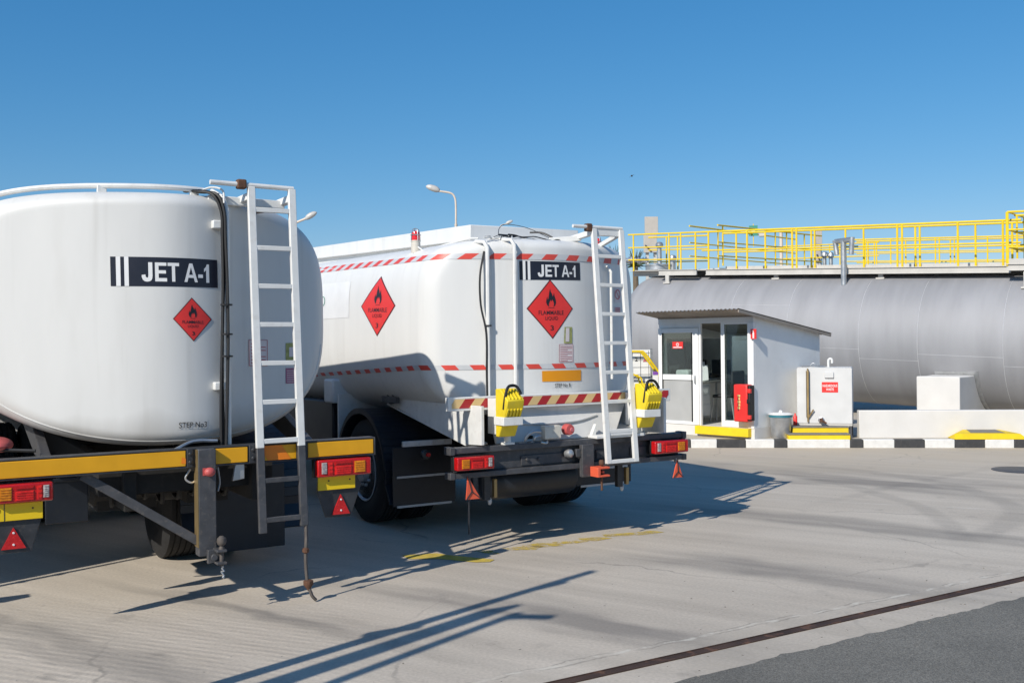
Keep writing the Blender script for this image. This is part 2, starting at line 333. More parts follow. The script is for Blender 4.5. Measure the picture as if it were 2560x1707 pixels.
# ------------------------------------------------------------------ tank bodies
class Tank:
    def __init__(s, xc, W, zc, h, nt, nb, prof, rk, s0, grow=0., tilt=0., y_end=6., ntl=None, t0=.9, nbl=None):
        s.ntl, s.t0, s.nbl = ntl or nt, t0, nbl or nb
        s.xc, s.W, s.zc, s.h, s.nt, s.nb, s.prof, s.rk, s.s0, s.grow, s.tilt, s.y_end = xc, W, zc, h, nt, nb, prof, rk, s0, grow, tilt, y_end
    def sfrac(s, x, z):
        n = (s.nt if x > s.xc else s.ntl) if z > s.zc else (s.nb if x > s.xc else s.nbl)
        return (abs((x-s.xc)/s.W)**n+abs((z-s.zc)/s.h)**n)**(1/n)
    def y(s, x, z):
        t = min(1, s.sfrac(x, z)); k = 0
        if t > s.s0: k = s.rk*(1-math.sqrt(max(0, 1-((t-s.s0)/(1-s.s0))**2)))
        return s.prof(x-s.xc)+k
    def rear(s, x, z, o=0.): return Vector((x, s.y(x, z)-o, z))
    def hh(s, y): return s.h*(1+s.grow*max(0, y-s.t0)), s.zc+s.tilt*max(0, y-s.t0)
    def left(s, y, z, o=0.):
        h, zc = s.hh(y); n = s.ntl if z > zc else s.nbl
        return Vector((s.xc-s.W*(max(0, 1-abs((z-zc)/h)**n))**(1/n)-o, y, z))
    def outline(s, a):
        c, d = cos(a), sin(a); n = (s.nt if c > 0 else s.ntl) if d > 0 else (s.nb if c > 0 else s.nbl)
        # radial point on the outline
        k = (abs(c/s.W)**n+abs(d/s.h)**n)**(-1/n)
        return c*k, d*k
    def mesh(s, N=160):
        mb = MB(); ang = [2*pi*i/N for i in range(N)]
        # spread points evenly along the outline
        fine = [s.outline(2*pi*i/4000) for i in range(4000)]; L = [0]
        for i in range(1, 4001): a, b = fine[i-1], fine[i % 4000]; L.append(L[-1]+math.hypot(a[0]-b[0], a[1]-b[1]))
        pts = []; j = 0
        for i in range(N):
            t = L[-1]*i/N
            while L[j+1] < t: j += 1
            pts.append(fine[j])
        lev = [.06*i for i in range(1, 15)]+[.86+.14*(1-(1-k/12)**1.6) for k in range(1, 13)]
        lev = sorted(set(round(l, 4) for l in lev if l <= 1)); lev[-1] = 1.
        vs = [Vector((s.xc, s.y(s.xc, s.zc), s.zc))]
        for t in lev:
            for x, z in pts: vs.append(s.rear(s.xc+x*t, s.zc+z*t))
        ends = [vs[-N+i].y for i in range(N)]
        ys = [.25, .5, 1., 2., 3., 4.5, 1e9]
        for k, yk in enumerate(ys):
            for i, (x, z) in enumerate(pts):
                f = (k+1)/len(ys); yy = ends[i]+(s.y_end-ends[i])*f
                h, zc = s.hh(yy); vs.append(Vector((s.xc+x, yy, zc+z*h/s.h)))
        # blunt front
        for t, dy in ((.95, .1), (.7, .22), (.35, .28)):
            h, zc = s.hh(s.y_end)
            for x, z in pts: vs.append(Vector((s.xc+x*t, s.y_end+dy, zc+z*t*h/s.h)))
        fs = [(0, 1+(i+1) % N, 1+i) for i in range(N)]; R = (len(vs)-1)//N
        for k in range(R-1):
            for i in range(N):
                a, b = 1+k*N+i, 1+k*N+(i+1) % N; fs.append((a, b, b+N, a+N))
        fs.append(tuple(range(1+(R-1)*N, 1+R*N)))
        mb.add(vs, fs); return mb
def hit_rear(fr, tk, p):
    "where the sight line through photo point p meets the tank's rear"
    c = tk.prof(0); q = fr.on_y(p, c)
    for _ in range(12): c = .5*c+.5*tk.y(q.x, q.z); q = fr.on_y(p, c)
    return (q.x, q.z)
def hit_left(fr, tk, p):
    c = tk.xc-tk.W; q = fr.on_x(p, c)
    for _ in range(8): c = tk.left(q.y, q.z).x; q = fr.on_x(p, c)
    return (q.y, q.z)

# ------------------------------------------------------------------ fuel tankers
T1 = Frame((-2.071, 6.776), 31); T2 = Frame((.566, 9.031), 31)
def wheel(par, x0, x1, y, z, out, rim='rim'):
    "one tyre from x0 to x1 with its rim; out = +1/-1 is the outer side"
    R, w = z, x1-x0
    mb = MB(); c = (x0+x1)/2
    prof = [(.29, -w/2+.02), (.33, -w/2), (.40, -w/2-.006), (R-.05, -w/2+.004), (R-.012, -w/2+.03)]
    for k in range(5):
        a = -w/2+.035+(w-.07)*k/5; b = a+(w-.07)/5
        prof += [(R, a+.002), (R, b-.014), (R-.014, b-.011), (R-.014, b-.002)]
    prof += [(R-.012, w/2-.03), (R-.05, w/2-.004), (.40, w/2+.006), (.33, w/2), (.29, w/2-.02)]
    rm = MB()
    s = out
    rp = [(.285, s*(w/2-.02)), (.30, s*(w/2-.005)), (.29, s*(w/2)), (.275, s*(w/2-.02)), (.26, s*(w/2-.09)), (.20, s*(w/2-.11)), (.17, s*(w/2-.03)), (.11, s*(w/2-.02)), (.10, s*(w/2+.03)), (.03, s*(w/2+.035))]
    rm.lathe(rp, (c, y, z), (1, 0, 0), 36)
    for k in range(10):
        a = 2*pi*k/10; rm.lathe([(.016, s*(w/2-.03)), (.016, s*(w/2+.0)), (.01, s*(w/2+.008))], (c, y+.14*cos(a), z+.14*sin(a)), (1, 0, 0), 6)
    o = rm.build('wheel', rim, par)
    mb.lathe(prof, (c, y, z), (1, 0, 0), 48).build('tyre', 'rubber', o, smooth=30)
def tail_light(par, x0, x1, z0, z1, y, inner):
    "inner = +1 when the reversing lens is at the right-hand end"
    mb = MB(); mb.box(x0, x1, y-.075, y+.01, z0, z1); h = mb.build('tail_light', 'lens_red', par, bev=.010)
    mb = MB(); mb.box(x0-.008, x1+.008, y-.02, y+.03, z0-.008, z1+.006); mb.build('lamp_base', 'black', h, bev=.004)
    w = x1-x0; P = lambda a: (x0+w*a) if inner < 0 else (x1-w*a)
    def lens(a, b, za, zb, nm, m, ribs):
        mb = MB(); xa, xb = sorted((P(a), P(b))); mb.box(xa, xb, y-.0785, y-.07, z0+(z1-z0)*za, z0+(z1-z0)*zb)
        for k in range(ribs):
            zz = z0+(z1-z0)*(za+(zb-za)*(k+.5)/ribs); mb.box(xa+.004, xb-.004, y-.083, y-.078, zz-.0035, zz+.0035)
        mb.build(nm, m, h)
    lens(.07, .165, .2, .86, 'reversing_lens', 'lens_clear', 6)
    lens(.19, .27, .12, .86, 'fog_lens', 'lens_red2', 3)
    lens(.32, .62, .12, .62, 'brake_lens', 'lens_red2', 4)
    lens(.32, .62, .68, .88, 'top_lens', 'lens_red', 1)
    lens(.68, .88, .16, .84, 'indicator_lens', 'lens_amber', 5)
def ladder(par, xl, xr, zt, zb, tops, rungs, y_of, rails=('white',), w=.052, zsplit=None, zbl=None):
    mb = MB(); sp = zsplit or -9
    def seg(x, a, b, m): mb.bar((x, y_of(a), a), (x, y_of(b), b), w, .035, (0, 1, 0), m)
    for x, lo in ((xl, zb), (xr, zbl or zb)):
        if zsplit:
            seg(x, zt, zsplit, 0); seg(x, zsplit-.001, lo, 1)
        else: seg(x, zt, lo, 0)
    o = mb.build('ladder', ['white', 'frame2'], par, bev=.004)
    for z in rungs:
        mb = MB(); mb.box(xl+w/2-.001, xr-w/2+.001, y_of(z)-.016, y_of(z)+.016, z-.019, z+.013)
        mb.build('rung', 'white' if z > sp-.01 else 'frame2', o, bev=.003)
    return o
def wavy(a, b, n, amp, seed):
    r = random.Random(seed); a, b = Vector(a), Vector(b); out = []
    for i in range(n+1):
        t = i/n; e = sin(pi*t); out.append(a.lerp(b, t)+Vector((r.uniform(-1, 1), r.uniform(-.5, .5), r.uniform(-1, 1)))*amp*e)
    return out
def curve_pts(pts, n=6):   # Catmull-Rom
    P = [Vector(p) for p in pts]; P = [P[0]*2-P[1]]+P+[P[-1]*2-P[-2]]; out = []
    for i in range(1, len(P)-2):
        for k in range(n):
            t = k/n; a, b, c, d = P[i-1:i+3]
            out.append(.5*((2*b)+(c-a)*t+(2*a-5*b+4*c-d)*t*t+(3*b-a-3*c+d)*t**3))
    return out+[P[-2]]
def chassis(par, yA=7.9, axle=((2.05, (-1, 1), (1.17, .88, .83, .54)),)):
    mb = MB()
    for s in (-1, 1): mb.box(s*.42-.04, s*.42+.04, .12, yA, .70, .96)
    for y in (.6, 1.5, 2.7, 4.2, 5.6): mb.box(-.38, .38, y-.05, y+.05, .74, .92)
    for s in (-1, 1):
        mb.box(s*.42-.12, s*.42+.12, 1.5, 2.8, .62, .69)
    for ya, sides, _ in axle:
        lo, hi = (-1. if -1 in sides else .1), 1.
        mb.lathe([(.05, lo), (.10, lo+.05), (.10, hi-.05), (.05, hi)], (0, ya, .51), (1, 0, 0), 16)
    mb.build('chassis', 'under', par, bev=.008)
    for s in (-1, 1):
        for ya, sides, (w1, w2, w3, w4) in axle:
            if s not in sides: continue
            a, b = sorted((s*w1, s*w2)); c, d = sorted((s*w3, s*w4))
            wheel(par, a, b, ya, .51, s); wheel(par, c, d, ya, .51, s)
        a, b = sorted((s*1.17, s*.86)); wheel(par, a, b, 6.55, .51, s)
def cab(par):
    mb = MB(); prof = [(6.15, .75), (6.1, 2.75), (7.7, 2.72), (8.05, 1.75), (8.1, .75)]
    mb.prism(prof, lambda y, z: (-1.2, y, z), lambda y, z: (1.2, y, z)); c = mb.build('cab', 'tank_white', par, bev=.06)
    for s in (-1, 1):
        mb = MB(); q = [(6.75, 1.75), (7.72, 1.75), (7.5, 2.45), (6.75, 2.45)]
        mb.prism(q, lambda y, z: (s*1.2, y, z), lambda y, z: (s*1.206, y, z)); mb.build('side_window', 'dark_glass', c)
    mb = MB(); mb.box(-1.2, 1.2, 7.4, 8.2, .45, .75); mb.build('front_bumper', 'frame', c, bev=.03)
def mudguard(par, s, xa, xb, wet):
    "arched guard over the rear wheels, s=-1 left, outer edge at xa"
    mb = MB(); cy, cz, R = 2.06, .5, .60; N = 28
    pts = []
    for i in range(N+1):
        a = RAD(-6)+(pi+RAD(12))*i/N; pts.append((cy-R*cos(a), cz+R*sin(a)))
    pts = [(1.36, .26)]+pts
    for k in range(len(pts)-1):
        (y0, z0), (y1, z1) = pts[k], pts[k+1]
        d = Vector((y1-y0, z1-z0)).normalized(); n = Vector((-d.y, d.x))*.03
        mb.hexa([(xa, y0, z0), (xb, y0, z0), (xb, y1, z1), (xa, y1, z1), (xa, y0+n.x, z0+n.y), (xb, y0+n.x, z0+n.y), (xb, y1+n.x, z1+n.y), (xa, y1+n.x, z1+n.y)])
    # outer lip
    for k in range(1, len(pts)-1):
        (y0, z0), (y1, z1) = pts[k], pts[k+1]
        mb.hexa([(xa-s*-.004, y0, z0-.02), (xa-s*.03, y0, z0-.02), (xa-s*.03, y1, z1-.02), (xa-s*-.004, y1, z1-.02), (xa-s*-.004, y0, z0+.035), (xa-s*.03, y0, z0+.035), (xa-s*.03, y1, z1+.035), (xa-s*-.004, y1, z1+.035)])
    return mb.build('mudguard', 'navy', par, smooth=50)
def triangle(par, x, z, w, h, y, m='tri_red', skew=0., dark=None):
    mb = MB(); P = [(x-w/2, z), (x+w/2, z), (x+skew, z+h)]
    mb.prism(P, lambda a, b: (a, y-.012, b), lambda a, b: (a, y, b)); o = mb.build('triangle_reflector', m, par)
    c = ((P[0][0]+P[1][0]+P[2][0])/3, z+h/3)
    if dark:   # warning-triangle struts
        mb = MB()
        for p in P: mb.bar((c[0], y-.016, c[1]), (p[0], y-.016, p[1]), .008, .006, (0, 1, 0))
        mb.build('strut', dark, o)
    else:
        mb = MB()
        for t in (.2, .75): mb.lathe([(.007, 0), (.006, .004)], (x, y-.012, z+h*t), (0, -1, 0), 8)
        mb.build('rivet', 'letter', o)
def hoses(par, items, name, m):
    for pts, r in items:
        mb = MB(); mb.tube(curve_pts(pts, 5), r, 6); mb.build(name, m, par)

# ---- the nearer tanker
def tanker_near():
    t = thing('fuel_tanker', T1, (0, 0, 0), 'white jet fuel tanker nearest the camera, its rear beam faced with amber plates', 'fuel tanker', 'white jet fuel tankers parked side by side')
    prof = lambda x: .13+.56*(math.sqrt((x-.09)**2+.11)-math.sqrt(.11))
    tk = Tank(-.17, 1.32, 1.955, .85, 3.6, 2.75, prof, .13, .89, y_end=5.9, ntl=4.2, nbl=2.15, grow=-.035, tilt=-.035, t0=.55)
    body = tk.mesh().build('tank', 'tank_grey', t, smooth=60)
    H = lambda *p: hit_rear(T1, tk, p)
    # weld seam low on the head
    pts = []
    for i in range(40):
        a = RAD(188+i*4.2); x, z = tk.outline(a); pts.append(tk.rear(tk.xc+x*.955, tk.zc+z*.955, -.002))
    MB().tube(pts, .007, 6).build('weld_seam', 'tank_grey', body)
    # decals
    product_plate(t, [H(*r1(775, 827)), H(*r1(1525, 840)), H(*r1(1520, 645)), H(*r1(770, 620))], tk.rear)
    placard(t, [H(*r1(1355, 1205)), H(*r1(1475, 1060)), H(*r1(1342, 915)), H(*r1(1218, 1055))], tk.rear)
    mb = MB(); q = [H(*r2(1252, 252)), H(*r2(1447, 242)), H(*r2(1447, 204)), H(*r2(1252, 212))]
    bg = [H(*r2(1238, 262)), H(*r2(1453, 255)), H(*r2(1453, 192)), H(*r2(1236, 206))]
    d_rect(mb, bg, tk.rear, .001); lb = mb.build('step_label', 'tank_grey', t, fixn=False)
    mb = MB(); d_text(mb, 'STEP No3', q, tk.rear, .006, 0, .004); mb.build('lettering', 'ink', lb, fixn=False)
    # stickers
    q = [H(*r1(1742, 1385)), H(*r1(1872, 1385)), H(*r1(1872, 1203)), H(*r1(1740, 1200))]
    mb = MB(); d_rect(mb, q, tk.rear, .003); st = mb.build('warning_sticker', 'sticker', t, fixn=False)
    mb = MB()
    for a in range(7): d_rect(mb, sub(q, .1, .9 if a % 3 else .6, .1+a*.12, .135+a*.12), tk.rear, .005, 0, 4, 1)
    for e in ((0, 1, 0, .02), (0, 1, .98, 1), (0, .03, 0, 1), (.97, 1, 0, 1)): d_rect(mb, sub(q, *e), tk.rear, .005, 0, 4, 4)
    mb.build('printed_lines', 'sticker_line', st, fixn=False)
    q = [H(*r1(2000, 1345)), H(*r1(2075, 1345)), H(*r1(2075, 1222)), H(*r1(2000, 1225))]
    mb = MB(); d_rect(mb, q, tk.rear, .003); st = mb.build('olive_sticker', 'sticker_olive', t, fixn=False)
    mb = MB(); d_rect(mb, sub(q, .3, .95, .2, .75), tk.rear, .005); mb.build('label_patch', 'sticker', st, fixn=False)
    q = [H(*r1(2000, 1508)), H(*r1(2075, 1505)), H(*r1(2075, 1398)), H(*r1(2000, 1400))]
    mb = MB(); d_rect(mb, q, tk.rear, .003); st = mb.build('magenta_sticker', 'sticker_pink', t, fixn=False)
    mb = MB()
    for a in range(6): d_rect(mb, sub(q, .1, .9, .1+a*.14, .14+a*.14), tk.rear, .005, 0, 4, 1)
    mb.build('printed_lines', 'sticker', st, fixn=False)
    # top handrail following the rear edge
    def top(x, dz, dy=.1):
        n = tk.nt if x > tk.xc else tk.ntl; z = tk.zc+tk.h*(1-min(1, abs((x-tk.xc)/tk.W))**n)**(1/n)
        return Vector((x, tk.prof(x-tk.xc)+tk.rk+dy, z+dz))
    xs = [-1.36+i*.04 for i in range(38)]
    rl = MB().tube([top(x, .045, .02) for x in xs], .019, 8).build('top_handrail', 'white', t)
    for x in (-1.16, -.53, .05):
        p = top(x, 0, .02); MB().box(x-.03, x+.03, p.y-.015, p.y+.02, p.z-.04, p.z+.05).build('standoff', 'white', rl, bev=.004)
    # conduits and cables
    cx = .232
    cpts = [(cx-.005+.0*z, tk.y(cx, min(2.72, max(1.2, z)))-.075, z) for z in (1.10, 1.3, 1.7, 2.1, 2.5, 2.70)]
    cpts += [(cx-.02, cpts[-1][1]+.04, 2.79), (cx-.05, cpts[-1][1]+.2, 2.85)]
    mb = MB().tube(cpts, .017, 8); mb.build('conduit', 'white', t)
    for k, dx in enumerate((-.035, -.05, -.022)):
        p = [(cx+dx+.012*sin(3*z+k), tk.y(cx, min(2.72, max(1.2, z)))-.075-.012*k, z) for z in (1.08, 1.4, 1.8, 2.2, 2.5, 2.68)]
        p += [(cx+dx-.045, p[-1][1]+.03, 2.80), (cx+dx-.13, p[-1][1]+.12, 2.835-.006*k), (cx+dx-.17, p[-1][1]+.3, 2.85)]
        hoses(t, [(p, .011)], 'cable', 'black')
    hoses(t, [([(cx-.16, .25, 2.83), (cx-.09, .19, 2.855), (cx-.03, .13, 2.83), (cx-.03, .1, 2.74)], .007)], 'cable', 'white')
    for z in (2.60, 1.50):
        y = tk.y(cx-.06, z); mb = MB().box(cx-.10, cx+.01, y-.06, y+.02, z-.03, z+.025); mb.build('cable_clamp', 'white', t, bev=.006)
    for z in (2.05, 1.85, 1.7): 
        y = tk.y(cx, z)-.09; MB().lathe([(.04, -.006), (.04, .006)], (cx-.018, y, z), (0, 0, 1), 10).build('cable_tie', 'black', t)
    # ladder
    Y = lambda z: -.09+.19*(z-.5)/2.35
    ld = ladder(t, .389, .678, 2.865, .506, None, [2.71-.2645*k+.0 for k in range(9)], Y, zsplit=1.075, zbl=.53)
    tb = MB().tube([(.109, .10, 2.878), (.69, .10, 2.869)], .017, 10).build('ladder_hook_bar', 'white', ld)
    MB().box(.29, .355, .075, .135, 2.845, 2.91).build('hook_clamp', 'rust', tb, bev=.01)
    mb = MB()
    for x in (.389, .678): mb.bar((x, .10, 2.80), (x-.06, .34, 2.77), .05, .05)
    mb.bar((.12, .22, 2.775), (.66, .22, 2.765), .05, .06); mb.bar((.16, .22, 2.77), (.10, .4, 2.79), .06, .06)
    mb.build('ladder_bracket', 'white', t, bev=.006)
    mb = MB().tube(wavy((.42, .16, 2.70), (.66, .16, 2.715), 14, .012, 3), .012, 6); mb.build('chain', 'rust', t)
    # strap with hook hanging from the ladder's right rail
    p = [(.69, -.09, .535), (.69, -.095, .45), (.687, -.10, .42), (.682, -.1, .3), (.69, -.1, .17), (.70, -.1, .12), (.72, -.11, .05), (.75, -.11, .012)]
    sp = MB().tube(curve_pts(p), .012, 6).build('hanging_strap', 'strap', t)
    MB().lathe([(.004, -.05), (.034, -.005), (.034, .02), (.01, .03)], (.70, -.1, .13), (0, 0, 1), 10).build('hook_block', 'rust', sp)
    MB().lathe([(.012, -.02), (.024, -.01), (.024, .01), (.012, .02)], (.683, -.1, .36), (0, 0, 1), 10).build('shackle', 'rust', sp)
    # rear beam
    mb = MB().box(-1.26, 1.245, 0, .09, .978, 1.092)
    mb.box(-1.262, 1.248, -.006, .1, 1.088, 1.1).box(-1.262, 1.248, -.006, .1, .970, .984).box(1.238, 1.250, -.008, .1, .97, 1.1)
    bm = mb.build('rear_beam', 'frame', t, bev=.004)
    X = lambda g, x, y, yy=-.02: T1.on_y(g(x, y), yy).x
    segs = [(-1.25, X(r2, 1303, 470)), (X(r2, 1500, 440), X(r2, 1737, 430)), (X(r2, 1800, 430), X(r2, 2078, 420)), (X(r2, 2160, 400), 1.232)]
    for i, (a, b) in enumerate(segs):
        q = [(a, .985), (b, .985), (b, 1.086), (a, 1.086)]; mb = MB()
        mb.box(a, b, -.010, .0, .985, 1.086); pl = mb.build('amber_plate', 'amberplate', bm, bev=.003)
        fl = lambda x, z, o: Vector((x, -.010-o, z))
        if i == 2:
            mb = MB(); d_poly(mb, [(.28, 0), (.66, 0), (.42, 1), (.04, 1)], q, fl, .002); d_poly(mb, [(.66, 0), (.86, 0), (.62, 1), (.42, 1)], q, fl, .003)
            mb.build('chevron', 'orangepatch', pl, fixn=False)
        elif i == 0:
            mb = MB(); d_poly(mb, [(.974, .2), (1, .15), (1, .5), (.98, .6)], q, fl, .002); mb.build('worn_corner', 'orangepatch', pl, fixn=False)
    for a, b in ((X(r2, 1310, 440), X(r2, 1352, 440)), (X(r2, 1747, 430), X(r2, 1795, 430)), (X(r2, 2078, 420), X(r2, 2155, 420))):
        mb = MB().box(a, b, -.016, 0, .975, 1.098)
        for z in (1.01, 1.065): mb.lathe([(.013, 0), (.013, .012), (.006, .015)], ((a+b)/2, -.016, z), (0, -1, 0), 6)
        mb.build('beam_hinge', 'frame', bm, bev=.003)
    # drop post, brace and coupling
    mb = MB().box(-.028, .088, -.06, .04, .39, 1.094); ps = mb.build('drop_post', 'frame2', t, bev=.006)
    MB().box(-.034, -.029, -.058, .03, .45, 1.09).build('painted_edge', 'brass', ps)
    mb = MB().bar((-.72, .06, .965), (-.02, -.01, .485), .012, .058); mb.bar((-.72, .09, .992), (-.02, .02, .512), .05, .010)
    mb.build('brace', 'frame2', t, bev=.003)
    mb = MB().sphere((.04, -.085, .945), (.036, .03, .03)); mb.box(-.0, .06, -.062, -.04, .92, .97); mb.build('side_lamp', 'faded_red', ps)
    hp = MB().prism([(.02, 0), (.095, .015), (.12, .05), (.12, .09), (.02, .09)], lambda x, z: (x, -.10, .345+z), lambda x, z: (x, -.06, .345+z))
    hp.box(.06, .125, -.17, -.06, .425, .441).box(.06, .125, -.17, -.06, .345, .361).lathe([(.022, 0), (.022, .02)], (.055, -.11, .39), (0, -1, 0), 10)
    cp = hp.build('coupling', 'frame2', t, bev=.003)
    mb = MB().lathe([(.014, 0), (.014, .09), (.022, .095), (.020, .115), (.012, .13), (.026, .142), (.032, .16), (.028, .182), (.012, .196)], (.10, -.13, .33), (0, 0, 1), 14)
    mb.build('coupling_pin', 'strap', cp)
    MB().tube(wavy((.105, -.13, .33), (.112, -.13, .25), 8, .012, 11), .007, 6).build('pin_chain', 'steel', cp)
    # lamps, number plates, flaps
    tail_light(t, .797, 1.2, .842, .962, .03, -1); tail_light(t, -1.24, -.9, .838, .952, .03, 1)
    for x0, x1, z0, z1 in ((.815, 1.093, .745, .845), (-1.33, -.955, .728, .832)):
        mb = MB().box(x0, x1, .0, .012, z0, z1); pl = mb.build('number_plate', 'yellowplate', t, bev=.002)
        mb = MB()
        for u in (.28, .85): mb.lathe([(.006, 0), (.006, .003)], (x0+(x1-x0)*u, 0, z0+(z1-z0)*.65), (0, -1, 0), 8)
        mb.build('rivet', 'rust', pl)
        if x0 < 0:
            q = [(-1.232, .748), (-1.192, .748), (-1.192, .815), (-1.232, .815)]; mb = MB()
            d_text(mb, 'P', q, lambda x, z, o: Vector((x, -o, z)), .003, 0, .02); mb.build('lettering', 'ink', pl, fixn=False)
            mb = MB().box(-1.170, -1.166, -.002, 0, z0, z1); mb.build('plate_joint', 'frame', pl)
    for poly in ([(.81, .75), (.875, .55), (1.062, .54), (1.15, .77), (1.1, .85), (.83, .85)], [(-1.3, .74), (-1.22, .53), (-1.02, .53), (-.955, .74), (-.99, .83), (-1.28, .83)]):
        mb = MB().prism(poly, lambda a, b: (a, .02, b), lambda a, b: (a, .035, b)); mb.build('lamp_guard', 'frame', t, bev=.003)
    triangle(t, .987, .565, .135, .14, .02); triangle(t, -1.118, .555, .137, .13, .02)
    for s in (-1, 1):
        x0, x1 = sorted((s*.445, s*1.01)); y = 1.32
        if s > 0:
            MB().box(x0, x1, y, y+.012, .125, .80).build('mud_flap', 'navy', t, bev=.004); mudguard(t, s, 1.2, .2, False)
        mb = MB().prism([(.12, .99), (.5, .99), (1.9, 1.30), (1.9, 1.42), (1.3, 1.36)], lambda y, z: (s*.86, y, z), lambda y, z: (s*.92, y, z)); mb.build('tank_cradle', 'frame2', t, bev=.004)
    mb = MB().box(-.885, -.62, .50, .53, .605, .90).box(-.9, -.61, .49, .5, .88, .905); mb.build('valve_box', 'navy', t, bev=.006)
    mb = MB().box(-.6, .55, .2, .9, .80, .96).box(-.5, -.1, .9, 1.3, .6, .86).box(.1, .4, .8, 1.2, .62, .86)
    for k in range(9): mb.tube(curve_pts([(-.5+k*.11, .35, .95), (-.48+k*.11, .45, .70+.02*(k % 3)), (-.42+k*.1, .8, .74)], 4), .016, 6)
    mb.build('under_tank_gear', 'under', t)
    mb = MB().lathe([(.12, -.45), (.15, -.42), (.15, .42), (.12, .45)], (-.1, 1.0, .78), (1, 0, 0), 18); mb.build('air_tank', 'under', t)
    hoses(t, [([(-.06, .02, .96), (-.09, .03, .90), (-.05, .02, .87), (-.0, .05, .9)], .007), ([(.12, .02, .96), (.135, .03, .86), (.12, .02, .8)], .006)], 'air_line', 'steel')
    mb = MB().prism([(.24, .97), (.30, .97), (.30, .87), (.22, .86)], lambda x, z: (x, .02, z), lambda x, z: (x, .05, z)); mb.build('bracket_plate', 'steel', t, bev=.003)
    mb = MB().sphere((-1.16, .62, 1.14), (.10, .2, .05)); mb.build('hose_cover', 'faded_red', t)
    MB().tube(curve_pts([(-1.3, .5, 1.13), (-1.1, .45, 1.115), (-.95, .4, 1.105)], 4), .012, 6).build('hose', 'black', t)
    mb = MB(); mb.tube(curve_pts([(-.15, .05, 1.09), (-.02, .1, 1.135), (.14, .1, 1.13)], 5), .012, 6); mb.build('drain_pipe', 'steel', t)
    chassis(t, axle=((2.05, (1,), (.80, .48, .44, .12)), (4.6, (-1, 1), (1.0, .70, .66, .36)))); cab(t)
    return t

